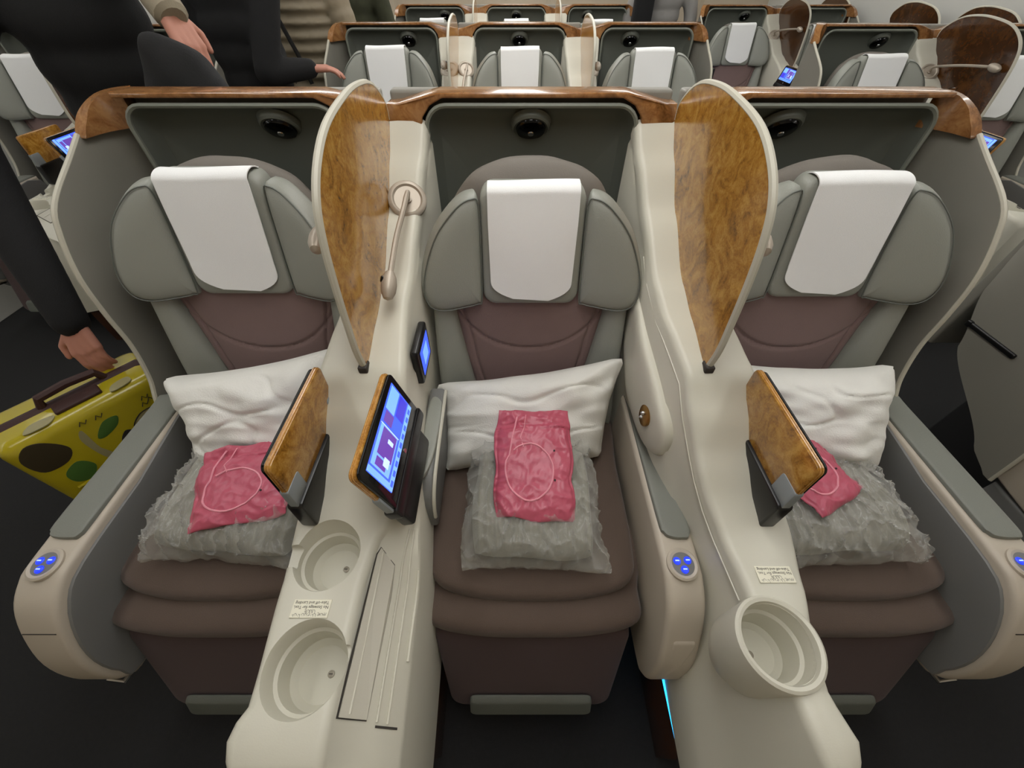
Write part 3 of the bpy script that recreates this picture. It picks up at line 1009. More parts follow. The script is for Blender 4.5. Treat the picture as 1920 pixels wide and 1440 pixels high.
# ------------------------------------------------------------------ reading lamps
def build_lamp(x, s, head, label):
    """rosette on the console slope at x; s: side of the divider; head: lamp head position"""
    T = thing('reading_lamp', label, 'lamp', (x, 0.92, 1.04), 'gooseneck reading lamps')
    y0, z0 = 0.925, interp(0.925, TOP) + 0.004
    nrm = Vector((0.25 * s, -0.68, 0.72)).normalized()
    mk('rosette', lathe([(0.044, -0.006), (0.044, 0.002), (0.040, 0.006), (0.034, 0.007), (0.030, 0.003), (0.010, 0.003), (0.010, 0.009), (0.001, 0.010)],
                        (x, y0, z0), nrm, 36), 'satin', T)
    a = Vector((x, y0, z0)) + nrm * 0.008
    h = Vector(head)
    path = spline([a, a + nrm * 0.03 + Vector((0, 0, -0.002)), a.lerp(h, 0.25) + nrm * 0.028, a.lerp(h, 0.6) + Vector((0, 0, 0.012)), h], 8, closed=False)
    mk('gooseneck', tube(path, 0.0058, 8), 'satin', T)
    d = (h - a.lerp(h, 0.6)).normalized()
    d = (d + Vector((0, 0, -0.35))).normalized()
    hd = mk('lamp_head', lathe([(0.002, -0.018), (0.009, -0.016), (0.014, -0.004), (0.016, 0.012), (0.0145, 0.028), (0.009, 0.040), (0.001, 0.044)], h, d, 18), 'satin', T)
    q = h + d * 0.002
    e = (Vector((-s, -0.3, 0.5))).normalized()
    e = (e - d * e.dot(d)).normalized()
    mk('lamp_lens', lathe([(0.0065, 0.008), (0.0065, 0.0165), (0.005, 0.0175), (0.0005, 0.0175)], q, e, 14), 'black_gloss', hd)
    return T


# ------------------------------------------------------------------ tablets in their docks
def build_tablet(kind, label):
    if kind == 'C':
        o, tilt, s = Vector((-0.192, 0.390, 0.780)), R(17), 1
    elif kind == 'L':
        o, tilt, s = Vector((-0.372, 0.404, 0.776)), R(2), -1
    elif kind == 'M':
        o, tilt, s = Vector((2.555 - 0.402, 0.390 + PITCH - 0.08, 0.780)), R(17), -1
    else:
        o, tilt, s = Vector((0.478, 0.405, 0.768)), R(2), 1
    T = thing('tablet', label, 'tablet', tuple(o), 'dock tablets')
    # local frame: a along +Y, b up the plate, n out of the screen
    up = Vector((-s * math.sin(tilt), 0, math.cos(tilt)))
    n = Vector((s * math.cos(tilt), 0, math.sin(tilt)))

    def P(a, b, h):
        q = o + Vector((0, a, 0)) + up * b + n * h
        return (q.x, q.y, q.z)
    hw, H = 0.110, 0.125

    def slab(a0, a1, b0, b1, h0, h1, r, mname, nm, par, cr=0.012):
        poly = rrect(a0, a1, b0, b1, min(cr, (b1 - b0) * 0.45), 4)
        g = prism(poly, 'z', h0, h1, r, 2)
        return mk(nm, ([P(*v) for v in g[0]], g[1]), mname, par)
    back = slab(-hw, hw, 0, H, -0.012, 0.0, 0.003, 'wood', 'wood_back', T)
    slab(-hw - 0.0006, hw + 0.0006, -0.0006, H + 0.0006, -0.0085, -0.0065, 0.0, 'wood_edge', 'edge_line', back)
    slab(-hw - 0.0006, hw + 0.0006, -0.0006, H + 0.0006, -0.0045, -0.0030, 0.0, 'wood_edge', 'edge_line', back)
    slab(-hw + 0.002, hw - 0.002, 0.002, H - 0.002, 0.0, 0.006, 0.002, 'black_gloss', 'bezel', T)
    sc = slab(-0.090, 0.092, 0.034, 0.110, 0.0058, 0.0066, 0.0, 'scr_blue', 'screen', T, 0.001)

    def ui(a0, a1, b0, b1, m, nm='screen_tile', lift=0.0):
        return slab(a0, a1, b0, b1, 0.0066 + lift, 0.0069 + lift, 0.0, m, nm, sc, 0.0005)
    ui(-0.089, 0.091, 0.034, 0.046, 'scr_sky', 'menu_bar')
    for k in range(9):
        ui(-0.082 + 0.019 * k, -0.071 + 0.019 * k, 0.0365, 0.0435, 'scr_blue', 'menu_icon', 0.0004)
    ui(-0.089, -0.078, 0.046, 0.110, 'scr_sky')
    ui(-0.074, 0.005, 0.052, 0.106, 'scr_sky')
    ui(-0.050, 0.002, 0.055, 0.098, 'scr_purple', 'screen_tile', 0.0004)
    ui(-0.070, -0.054, 0.066, 0.096, 'scr_purple', 'screen_tile', 0.0004)
    ui(-0.062, -0.046, 0.060, 0.076, 'scr_pale', 'screen_tile', 0.0008)
    ui(-0.020, -0.012, 0.062, 0.078, 'scr_pale', 'screen_tile', 0.0008)
    ui(0.004, 0.0055, 0.050, 0.108, 'scr_pale', 'screen_tile', 0.0004)
    ui(0.010, 0.034, 0.078, 0.104, 'scr_purple', 'screen_tile', 0.0004)
    ui(0.040, 0.088, 0.050, 0.076, 'scr_deep', 'screen_tile', 0.0004)
    ui(0.036, 0.088, 0.080, 0.107, 'scr_sky', 'screen_tile', 0.0004)
    slab(-0.004, 0.004, 0.018, 0.026, 0.006, 0.0066, 0.0, 'chrome', 'home_button', T, 0.003)
    # grey rubber corners and black dock
    for a0, a1 in ((-hw - 0.002, -hw + 0.040), (hw - 0.030, hw + 0.002)):
        slab(a0, a1, -0.002, 0.055, -0.0135, 0.002, 0.002, 'tablet_grey', 'corner_guard', back, 0.006)
    if kind in 'CM':
        slab(-hw - 0.004, hw + 0.004, -0.016, 0.012, -0.018, 0.008, 0.004, 'black', 'dock', T, 0.008)
        slab(-0.095, 0.095, -0.085, -0.005, -0.034, -0.010, 0.004, 'black', 'dock_foot', T, 0.010)
    else:
        slab(-hw - 0.004, hw - 0.004, -0.075, 0.010, -0.019, 0.008, 0.004, 'black', 'dock', T, 0.010)
    return T


def build_handset(label):
    T = thing('handset', label, 'handset', (-0.205, 0.64, 0.80), 'docked handsets')
    x = -0.199
    b = mk('body', rbox(x - 0.010, x + 0.008, 0.585, 0.695, 0.770, 0.865, 0.006), 'black', T)
    b2 = mk('screen', rbox(x + 0.0075, x + 0.0088, 0.600, 0.680, 0.785, 0.850, 0.001, 1), 'scr_blue', b)
    mk('screen_tile', rbox(x + 0.0085, x + 0.0094, 0.62, 0.66, 0.80, 0.836, 0.0003, 1), 'scr_sky', b)
    return T


# ------------------------------------------------------------------ build the front row
seatL = build_seat('L', 'grey and mauve business seat at the left end of the front row')
seatC = build_seat('C', 'grey and mauve business seat in the middle of the front row')
seatR = build_seat('R', 'grey and mauve business seat at the right end of the front row')
covL = build_cover('L', 'white headrest cover on the left seat of the front row')
covC = build_cover('C', 'white headrest cover on the middle seat of the front row')
covR = build_cover('R', 'white headrest cover on the right seat of the front row')
conL = build_console('L', 'cream console with two cup holders and tray lid in the front row')
conR = build_console('R', 'cream console with one raised cup holder and blue light strip in front row')
divL = build_divider(-0.288, 'burl wood privacy divider with pale edge, left of the front middle seat')
divR = build_divider(0.389, 'burl wood privacy divider with pale edge, right of the front middle seat')
lampC = build_lamp(-0.240, 1, (-0.247, 0.690, 0.972), 'satin gooseneck reading lamp hanging beside the front middle seat')
lampL = build_lamp(-0.340, -1, (-0.318, 0.622, 1.100), 'satin gooseneck reading lamp behind the left wood divider of the front row')
lampR = build_lamp(0.440, 1, (0.418, 0.622, 1.096), 'satin gooseneck reading lamp behind the right wood divider of the front row')
tabC = build_tablet('C', 'tablet with lit blue screen docked beside the front middle seat')
tabL = build_tablet('L', 'tablet with wood back docked beside the front left seat')
tabR = build_tablet('R', 'tablet with wood back docked beside the front right seat')
hsC = build_handset('small handset with blue screen docked low beside the front middle seat')


# ================================================================== bedding on the front row
def build_pillow(name, label, corners, t, seed, centre_push=0.0):
    """corners: bottom-left, bottom-right, top-right, top-left points of the pillow case (world)."""
    A, B, C_, D = [Vector(c) for c in corners]
    n = (B - A).cross(D - A).normalized()
    if n.y > 0:
        n = -n
    NU, NV = 80, 60

    def base(u, v):
        return (A * (1 - u) * (1 - v) + B * u * (1 - v) + C_ * u * v + D * (1 - u) * v)

    def side(sign):
        rows = []
        for j in range(NV + 1):
            for i in range(NU + 1):
                u, v = i / NU, j / NV
                # sides pulled in between the corners
                a, b = 2 * u - 1, 2 * v - 1
                uu = 0.5 + 0.5 * a * (1 - 0.075 * (1 - b * b) - 0.05 * max(0, b * b * a * a - 0.72) / 0.28)
                vv = 0.5 + 0.5 * b * (1 - 0.11 * (1 - a * a) - 0.05 * max(0, b * b * a * a - 0.72) / 0.28)
                p = base(uu, vv)
                e = max(0.0, (1 - a ** 4)) * max(0.0, (1 - b ** 4))
                hem = min(1, min(1 - abs(a), 1 - abs(b)) / 0.05)
                h = t * e ** 0.62 * (0.30 + 0.70 * hem)
                w = noise.noise(Vector((u * 5 + seed, v * 6, seed))) * 0.35 + noise.noise(Vector((u * 3 + v * 9, seed * 2, v * 2))) * 0.3
                rad = abs(noise.noise(Vector((math.atan2(b, a) * 3.2, seed, 0.4)))) * 0.014 * (max(abs(a), abs(b)) ** 3)
                h = h * (1 + 0.22 * w) - rad * hem
                wv = 0.012 * noise.noise(Vector((u * 6 + seed * 3, v * 6, 3.1)))
                cr = abs(noise.noise(Vector((u * 2.2 + v * 2.6 + seed, v * 3.4 - u * 1.5, seed))))
                wv -= 0.007 * math.exp(-(cr / 0.07) ** 2) * hem * e
                q = p + n * (sign * max(h, 0.0015) + wv)
                rows.append(tuple(q))
        return rows
    f, b = side(1), side(-1)
    N = len(f)
    w = NU + 1
    F = []
    for j in range(NV):
        for i in range(NU):
            a = j * w + i
            F.append([a, a + 1, a + w + 1, a + w])
            F.append([N + a, N + a + w, N + a + w + 1, N + a + 1])
    loop = [i for i in range(NU + 1)] + [j * w + NU for j in range(1, NV + 1)] + \
           [NV * w + i for i in range(NU - 1, -1, -1)] + [j * w for j in range(NV - 1, 0, -1)]
    for k in range(len(loop)):
        a, b_ = loop[k], loop[(k + 1) % len(loop)]
        F.append([a, b_, N + b_, N + a])
    o = mk(name, (f + b, F), 'pillow', None, tuple((A + B) / 2), angle=70)
    return tag(o, label, 'pillow', 'white pillows on the front row')


build_pillow('pillow', 'white pillow propped behind the blanket on the front middle seat',
             [(-0.175, 0.520, 0.500), (0.245, 0.560, 0.505), (0.300, 0.725, 0.730), (-0.207, 0.712, 0.640)], 0.080, 1.3)
build_pillow('pillow', 'white ribbed pillow on the front left seat beside the yellow suitcase',
             [(-0.800, 0.535, 0.520), (-0.425, 0.550, 0.520), (-0.425, 0.722, 0.768), (-0.878, 0.672, 0.705)], 0.092, 4.2)
build_pillow('pillow', 'creased white pillow on the front right seat beside the aisle',
             [(0.540, 0.545, 0.520), (0.925, 0.500, 0.530), (0.965, 0.690, 0.735), (0.545, 0.705, 0.725)], 0.095, 7.7)


def grid_pad(hx, hy_, nu, nv, hfun, fn, round_=0.12, lo=-1.0):
    """two facing grids over a rounded rectangle; hfun(a,b) in -1..1 -> half thickness; fn(x,y,z) -> world"""
    def xy(a, b):
        e = round_
        return (hx * a * (1 - e * 0.5 * b ** 6 * a * a), hy_ * b * (1 - e * 0.5 * a ** 6 * b * b))
    f, bk = [], []
    for j in range(nv + 1):
        for i in range(nu + 1):
            a, b = 2 * i / nu - 1, 2 * j / nv - 1
            a = math.copysign(abs(a) ** 0.85, a)
            b = math.copysign(abs(b) ** 0.85, b)
            x, y = xy(a, b)
            h = hfun(a, b)
            f.append(fn(x, y, h))
            bk.append(fn(x, y, lo * h))
    N = len(f)
    w = nu + 1
    F = []
    for j in range(nv):
        for i in range(nu):
            a = j * w + i
            F.append([a, a + 1, a + w + 1, a + w])
            F.append([N + a, N + a + w, N + a + w + 1, N + a + 1])
    loop = [i for i in range(nu + 1)] + [j * w + nu for j in range(1, nv + 1)] + \
           [nv * w + i for i in range(nu - 1, -1, -1)] + [j * w for j in range(nv - 1, 0, -1)]
    for k in range(len(loop)):
        a, b_ = loop[k], loop[(k + 1) % len(loop)]
        F.append([a, b_, N + b_, N + a])
    return f + bk, F


def build_blanket(xc, y0, y1, hw, label, seed, rot=0.0, z0=0.502, th=0.09):
    cy = (y0 + y1) / 2
    T = thing('bagged_blanket', label, 'blanket', (xc, cy, z0), 'blankets in clear bags')
    M = Matrix.Translation((xc, cy, z0 + th / 2)) @ Matrix.Rotation(rot, 4, 'Z')
    hl = (y1 - y0) / 2

    def hb(a, b):
        return th / 2 * (max(0, 1 - abs(a) ** 7) ** 0.4) * (max(0, 1 - abs(b) ** 5) ** 0.45) + 0.001

    def fn(x, y, z):
        top = 1 if z > 0 else 0
        rib = 0.0028 * math.sin(x * 2 * math.pi / 0.020)
        q = Vector((x, y + (0.2 * rib if not top else 0), z + top * (0.014 * math.cos(y / hl * 1.3) + rib)))
        return tuple(M @ wob(q, 9, 0.008, seed))
    mk('folded_blanket', grid_pad(hw, hl, 110, 44, hb, fn, 0.08), 'blanket', T, angle=70)

    def hb2(a, b):
        return (th / 2 + 0.008) * (max(0, 1 - abs(a) ** 8) ** 0.45) * (max(0, 1 - abs(b) ** 6) ** 0.5) + 0.001

    def fn2(x, y, z):
        top = 1 if z > 0 else 0
        a, b = x / (hw + 0.02), y / (hl + 0.02)
        # loose bag corners flare out in front
        fl = max(0, -b) ** 3 * abs(a) ** 4
        q = Vector((x * (1 + 0.18 * fl * (1 if a > 0 else 0.3)), y - 0.022 * fl, z + top * 0.014 * math.cos(y / hl * 1.3) - 0.03 * fl * top))
        q = wob(q, 18, 0.007, seed + 5)
        r = abs(noise.noise(Vector((x * 34 + y * 13 + seed, y * 22 - x * 9, z * 30 + seed)))) ** 0.7
        r2 = abs(noise.noise(Vector((x * 70 - y * 30 + seed, y * 55, z * 60))))
        q = q + Vector((0, 0, 1 if top else 0)) * (0.010 * (0.35 - r) + 0.012 * max(0, 1 - r / 0.35) ** 3 + 0.006 * (0.3 - r2)) + Vector((a, b, 0)) * 0.010 * (0.3 - r)
        q.z = max(q.z, -th / 2 - 0.005)
        return tuple(M @ q)
    mk('plastic_bag', grid_pad(hw + 0.018, hl + 0.020, 110, 90, hb2, fn2, 0.10), 'film', T, angle=80)
    return T


build_blanket(0.050, 0.288, 0.560, 0.132, 'grey blanket in a clear bag on the front middle seat', 2.0, R(-2))
build_blanket(-0.622, 0.302, 0.560, 0.150, 'grey blanket in a clear bag on the front left seat', 6.0, R(-3))
build_blanket(0.705, 0.298, 0.560, 0.155, 'grey blanket in a clear bag on the front right seat', 9.0, R(3))


def build_pouch(label, c, hx, hy_, rot, tiltx, seed, ring=True, tilty=0.0):
    T = thing('headset_pouch', label, 'pouch', tuple(c), 'pink headset pouches')
    M = Matrix.Translation(c) @ Matrix.Rotation(rot, 4, 'Z') @ Matrix.Rotation(tiltx, 4, 'X') @ Matrix.Rotation(tilty, 4, 'Y')

    def surf(x, y, z):
        top = 1 if z > 0 else 0
        a, b = x / hx, y / hy_
        edge = max(abs(a), abs(b))
        body = (max(0, 1 - abs(a * 1.08) ** 5) ** 0.6) * (max(0, 1 - abs((b + 0.16) * 1.16) ** 5) ** 0.6)
        q = Vector((x, y, z + top * 0.014 * body))
        q = wob(q, 20, 0.011 * edge ** 2, seed)
        r = abs(noise.noise(Vector((x * 30 + y * 18 + seed, y * 36 - x * 10, seed * 2)))) ** 0.8
        r2 = abs(noise.noise(Vector((x * 85 - y * 30 + seed, y * 60, 1.7))))
        q.z += (0.008 * (0.35 - r) + 0.003 * (0.3 - r2)) * (0.5 + 0.5 * edge)
        if b > 0.62:                       # loose flap at the top
            q.z += 0.006 * math.sin((b - 0.62) * 8 + a * 2)
        return q
    mk('pink_bag', grid_pad(hx, hy_, 70, 80, lambda a, b: 0.004 * (max(0, 1 - abs(a) ** 10) ** 0.5) * (max(0, 1 - abs(b) ** 10) ** 0.5) + 0.0006,
                            lambda x, y, z: tuple(M @ surf(x, y, z)), 0.03), 'pink', T, angle=75)

    def on(a, b):
        q = surf(a, b, 0.0045)
        q.z += 0.0008
        return M @ q
    if ring:
        rx, ry = hx * 0.60, hy_ * 0.50
        loop = []
        for k in range(61):
            th = R(130 - 360 * k / 60 * 0.92)
            loop.append(on(-0.012 + rx * math.cos(th), -hy_ * 0.20 + ry * math.sin(th)))
        loop += [on(-hx * 0.62, hy_ * 0.10), on(-hx * 0.58, hy_ * 0.4), on(-hx * 0.45, hy_ * 0.85)]
        mk('headset_outline', tube(loop, 0.0021, 6), 'pink_line', T)
        mk('headset_outline', tube([on(-hx * 0.28, hy_ * 0.24), on(-hx * 0.36, hy_ * 0.42), on(-hx * 0.26, hy_ * 0.62), on(-hx * 0.18, hy_ * 0.9)], 0.0013, 5), 'pink_line', T)
        for a, b in ((0.5, 0.18), (0.5, -0.36)):
            q = on(hx * a, hy_ * b)
            mk('vent_hole', lathe([(0.0022, -0.001), (0.0022, 0.0012), (0.0003, 0.0013)], q, (0, 0, 1), 8), 'ink', T)
    return T


build_pouch('crumpled pink headset pouch on the blanket of the front middle seat', Vector((0.054, 0.466, 0.640)), 0.088, 0.125, R(-1), R(17), 1.1)
build_pouch('crumpled pink headset pouch on the blanket of the front left seat', Vector((-0.596, 0.425, 0.622)), 0.098, 0.092, R(12), R(12), 4.4)
build_pouch('crumpled pink headset pouch behind the tablet on the front right seat', Vector((0.672, 0.462, 0.632)), 0.075, 0.100, R(28), R(10), 8.4)

# ================================================================== rows behind and the window blocks
ROWN = {1: 'second', 2: 'third'}
for r in (1, 2):
    dy = PITCH * r
    rn = ROWN[r]
    for proto, cv, nm in ((seatL, covL, 'left'), (seatC, covC, 'middle'), (seatR, covR, 'right')):
        up = 0.024 if nm != 'middle' else 0.044
        st = place(proto, 0, dy, 'grey business seat on the %s of the %s centre row' % (nm, rn), 'business seats')
        for ch in st.children:
            if ch.name.startswith('headrest'):
                ch.location = (0, 0.25 * up, up)
        cc = place(cv, 0, dy, 'white headrest cover on the %s seat of the %s centre row' % (nm, rn), 'white headrest covers')
        cc.location.y += 0.25 * up
        cc.location.z += up
    for proto, nm in ((conL, 'left'), (conR, 'right')):
        place(proto, 0, dy, 'cream console on the %s side of the %s centre row' % (nm, rn), 'consoles between seats')
    for proto, nm in ((divL, 'left'), (divR, 'right')):
        place(proto, 0, dy, 'wood privacy divider on the %s of the %s centre row' % (nm, rn), 'wood privacy dividers')
    for proto, nm in ((lampL, 'left'), (lampC, 'middle'), (lampR, 'right')):
        place(proto, 0, dy, 'gooseneck reading lamp for the %s seat of the %s centre row' % (nm, rn), 'gooseneck reading lamps')


divS = build_divider(-0.288 + 2.555, 'brown wood divider in the second row of the right window block', 'wood_shaded')
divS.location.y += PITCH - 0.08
tabM = build_tablet('M', 'lit blue tablet on the console of the second row, right window block')


def block(side, r, dy, parts, ddx=0.0):
    """a pair of seats by the window; side +1 right, -1 left"""
    sn = 'right' if side > 0 else 'left'
    rn = {0: 'front', 1: 'second', 2: 'third'}[r]
    dA, dW = 2.56 * side + ddx, 1.83 * side + ddx
    A, W = (seatL, seatR) if side > 0 else (seatR, seatL)
    cA, cW = (covL, covR) if side > 0 else (covR, covL)
    dc = 2.555 if side > 0 else -1.835
    if 'A' in parts:
        place(A, dA, dy, 'grey aisle seat in the %s row of the %s window block' % (rn, sn), 'business seats')
        place(cA, dA, dy, 'white headrest cover on the aisle seat, %s row, %s window block' % (rn, sn), 'white headrest covers')
    if 'W' in parts:
        place(W, dW, dy, 'grey window seat in the %s row of the %s window block' % (rn, sn), 'business seats')
        place(cW, dW, dy, 'white headrest cover on the window seat, %s row, %s window block' % (rn, sn), 'white headrest covers')
    if 'c' in parts:
        place(conL, dc, dy, 'cream console with cup holders in the %s row of the %s window block' % (rn, sn), 'consoles between seats')
        if (side, r) != (1, 1):
            place(divS, dc - 2.555, dy - PITCH + 0.08, 'shade-darkened wood divider in the %s row of the %s window block' % (rn, sn), 'wood privacy dividers')
        place(lampC, dc, dy, 'reading lamp for the %s seat, %s row, %s window block' % ('window' if side > 0 else 'aisle', rn, sn), 'gooseneck reading lamps')
        place(lampL, dc, dy, 'reading lamp for the %s seat, %s row, %s window block' % ('aisle' if side > 0 else 'window', rn, sn), 'gooseneck reading lamps')
        if side < 0:
            place(tabC, dc, dy, 'lit blue tablet on the console of the %s row, %s window block' % (rn, sn), 'dock tablets')
            place(tabL, dc, dy, 'wood backed tablet on the console of the %s row, %s window block' % (rn, sn), 'dock tablets')
        elif r == 2:
            place(tabM, 0, PITCH, 'lit blue tablet on the console of the %s row, %s window block' % (rn, sn), 'dock tablets')



block(1, 0, 0.0, 'A', -0.035)
block(1, 1, PITCH - 0.08, 'AWc')
block(1, 2, 2 * PITCH - 0.08, 'AWc')
block(-1, 1, PITCH - 0.08, 'AWc')
block(-1, 2, 2 * PITCH - 0.08, 'AWc')
hs2 = place(hsC, 1.86, PITCH * 2 - 0.08, 'small lit handset beside the aisle seat in the third row, right window block', 'docked handsets')


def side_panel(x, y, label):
    c = place(divS, x - 2.267, y - 0.8 - PITCH + 0.08, label, 'wood panels by the windows')  # copies keep the divider's shade-darkened wood
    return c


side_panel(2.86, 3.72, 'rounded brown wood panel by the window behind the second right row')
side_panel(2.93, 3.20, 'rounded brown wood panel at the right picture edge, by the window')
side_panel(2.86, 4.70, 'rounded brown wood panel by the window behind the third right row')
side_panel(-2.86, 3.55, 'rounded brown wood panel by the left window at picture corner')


# ================================================================== the yellow suitcase in the left aisle
def build_suitcase():
    A = Vector((-1.315, 0.547, 0.0))
    B = Vector((-1.124, 0.803, 0.0))
    ex = (B - A).normalized()
    ey = Vector((-ex.y, ex.x, 0))
    W_, D_, H0, H1 = (B - A).length + 0.05, 0.20, 0.05, 0.555
    T = thing('suitcase', 'yellow printed hard suitcase with brown strap standing in the left aisle', 'suitcase', tuple(A.lerp(B, 0.5) + ey * D_ / 2))

    def P(a, b, h):
        q = A + ex * a + ey * b
        return (q.x, q.y, h)

    def bx(a0, a1, b0, b1, h0, h1, r, m, nm, par):
        g = rbox(a0, a1, b0, b1, h0, h1, r, 4)
        return mk(nm, ([P(*v) for v in g[0]], g[1]), m, par)
    body = bx(-0.02, W_, 0.0, D_, H0, H1, 0.035, 'yellow', 'shell', T)
    bx(-0.022, W_ + 0.002, D_ / 2 - 0.005, D_ / 2 + 0.005, H0 - 0.002, H1 + 0.002, 0.03, 'case_dark', 'zip_band', T)
    for k in range(6):
        z = 0.09 + 0.05 * k
        mk('rib', tube([P(0.02, -0.001, z), P(W_ / 2, -0.004, z), P(W_ - 0.03, -0.001, z)], 0.005, 6), 'yellow', body)
    # brown strap over the top and down the sides, with a carrying handle
    bx(-0.024, W_ + 0.004, D_ * 0.5 - 0.030, D_ * 0.5 + 0.030, H0 + 0.05, H1 + 0.006, 0.032, 'brown_strap', 'strap', T)
    hd = mk('handle', tube([P(W_ * 0.5 - 0.075, D_ * 0.5, H1), P(W_ * 0.5 - 0.065, D_ * 0.5, H1 + 0.030), P(W_ * 0.5, D_ * 0.5, H1 + 0.036),
                            P(W_ * 0.5 + 0.065, D_ * 0.5, H1 + 0.030), P(W_ * 0.5 + 0.075, D_ * 0.5, H1)], 0.012, 8), 'brown_strap', T)
    bx(W_ * 0.5 - 0.06, W_ * 0.5 + 0.05, D_ * 0.16, D_ * 0.40, H1 - 0.002, H1 + 0.010, 0.005, 'brown_strap', 'luggage_tag', T)
    for a, b in ((0.02, 0.03), (W_ - 0.04, 0.03), (0.02, D_ - 0.03), (W_ - 0.04, D_ - 0.03)):
        mk('wheel', lathe([(0.024, -0.012), (0.026, -0.008), (0.026, 0.008), (0.024, 0.012)], P(a, b, 0.026), (ex.x, ex.y, 0), 16), 'black', T)

    # printed patches on the front and top faces
    def blob(pts, m, nm, face='front'):
        poly = spline(pts, 5)
        if face == 'front':
            f = lambda a, b, h: P(a, -0.0005 - h, b)
        else:
            f = lambda a, b, h: P(a, b, H1 + 0.0005 + h)
        mk(nm, rings(poly, [(1.0, -0.002), (1.0, 0.0008), (0.9, 0.0012), (0.02, 0.0014)], f, back=False), m, body)
    blob([(0.0, 0.50), (0.03, 0.535), (0.065, 0.52), (0.088, 0.47), (0.06, 0.435), (0.01, 0.44)], 'case_dark', 'print_patch')
    blob([(0.03, 0.40), (0.07, 0.42), (0.09, 0.38), (0.06, 0.345), (0.03, 0.36)], 'case_green', 'print_patch')
    blob([(0.145, 0.455), (0.18, 0.492), (0.215, 0.490), (0.20, 0.462), (0.16, 0.445)], 'case_green', 'print_patch')
    blob([(0.115, 0.47), (0.135, 0.50), (0.13, 0.42), (0.145, 0.36), (0.12, 0.38)], 'case_pale', 'print_patch')
    blob([(0.225, 0.425), (0.26, 0.455), (0.305, 0.450), (0.30, 0.42), (0.25, 0.405)], 'case_pale', 'print_patch')
    rngp = spline([(0.222, 0.425), (0.26, 0.459), (0.308, 0.453), (0.303, 0.417), (0.25, 0.401)], 6)
    mk('print_line', tube([P(a, -0.0022, b) for a, b in rngp + [rngp[0]]], 0.0016, 5), 'ink', body)
    blob([(0.175, 0.405), (0.20, 0.43), (0.218, 0.412), (0.205, 0.388), (0.18, 0.388)], 'ink', 'print_patch')
    for x0, zz in ((0.14, 0.515), (0.175, 0.51), (0.275, 0.475), (0.295, 0.482), (0.285, 0.495)):
        mk('print_line', tube([P(x0, -0.0018, zz), P(x0 + 0.008, -0.0018, zz + 0.012), P(x0 + 0.014, -0.0018, zz), P(x0 + 0.022, -0.0018, zz + 0.01)], 0.0015, 5), 'case_dark', body)
    blob([(0.05, 0.02), (0.10, 0.015), (0.12, 0.04), (0.07, 0.05)], 'case_pale', 'print_patch', 'top')
    blob([(0.25, 0.015), (0.30, 0.02), (0.30, 0.05), (0.26, 0.045)], 'case_pale', 'print_patch', 'top')
    return T


build_suitcase()


# ================================================================== people in the aisles
def capsule(p0, p1, r0, r1, n=14):
    p0, p1 = Vector(p0), Vector(p1)
    d = p1 - p0
    L = max(d.length, 1e-6)
    prof = []
    for k in range(6):
        a = math.pi / 2 * k / 5
        prof.append((max(r0 * math.sin(a), 0.0004), -r0 * math.cos(a)))
    for k in range(6):
        a = math.pi / 2 * k / 5
        prof.append((max(r1 * math.cos(a), 0.0004), L + r1 * math.sin(a)))
    return lathe(prof, p0, d, n)


def ellipsoid(c, rx, ry, rz, rot=0.0):
    m = Matrix.Translation(c) @ Matrix.Rotation(rot, 4, 'Z') @ Matrix.Diagonal((rx, ry, rz, 1))
    bm = bmesh.new()
    bmesh.ops.create_uvsphere(bm, u_segments=18, v_segments=12, radius=1)
    return xf(from_bm(bm), m)


def fused(name, geos, material, parent, voxel, smooth=4):
    """union of rounded shapes grown into one continuous skin"""
    o = mk(name, join(*geos), material, parent)
    rm = o.modifiers.new('r', 'REMESH')
    rm.mode = 'VOXEL'
    rm.voxel_size = voxel
    sm = o.modifiers.new('s', 'SMOOTH')
    sm.iterations = smooth
    sm.factor = 0.5
    bpy.context.view_layer.update()
    me = bpy.data.meshes.new_from_object(o.evaluated_get(bpy.context.evaluated_depsgraph_get()))
    o.modifiers.clear()
    o.data = me
    if not me.materials:
        me.materials.append(MATS[material])
    me.shade_smooth()
    return o


def hand_geo(wrist, tip_dir, palm_n, thumb_side, curl=0.5, s=1.0):
    """palm, four bent fingers of unequal length and a thumb leaving the side of the palm"""
    w = Vector(wrist)
    f = Vector(tip_dir).normalized()
    n = Vector(palm_n)
    n = (n - f * n.dot(f)).normalized()          # out of the back of the hand
    t = f.cross(n).normalized() * thumb_side
    G = []
    for k, off in enumerate((0.030, 0.010, -0.010, -0.029)):
        G.append(capsule(w + f * 0.012 * s + t * off * 0.6 * s, w + f * (0.082 - 0.004 * abs(k - 1)) * s + t * off * s, 0.0145 * s, 0.012 * s, 10))
    for k, (off, ln) in enumerate(((0.030, 0.072), (0.010, 0.080), (-0.010, 0.074), (-0.029, 0.058))):
        p = w + f * (0.086 - 0.004 * abs(k - 1)) * s + t * off * s
        d = f.copy()
        for seg, frac in enumerate((0.46, 0.30, 0.24)):
            d = (d - n * curl * (0.55 if seg == 0 else 0.85)).normalized()
            q = p + d * ln * frac * s
            G.append(capsule(p, q, (0.0092 - 0.0008 * seg) * s, (0.0084 - 0.0008 * seg) * s, 9))
            p = q
    p = w + f * 0.025 * s + t * 0.026 * s
    q = p + (f * 0.6 + t * 0.8 - n * 0.25).normalized() * 0.042 * s
    G.append(capsule(p, q, 0.013 * s, 0.0105 * s, 9))
    q2 = q + (f * 0.95 + t * 0.15 - n * 0.35 * curl).normalized() * 0.032 * s
    G.append(capsule(q, q2, 0.0102 * s, 0.0085 * s, 9))
    return G


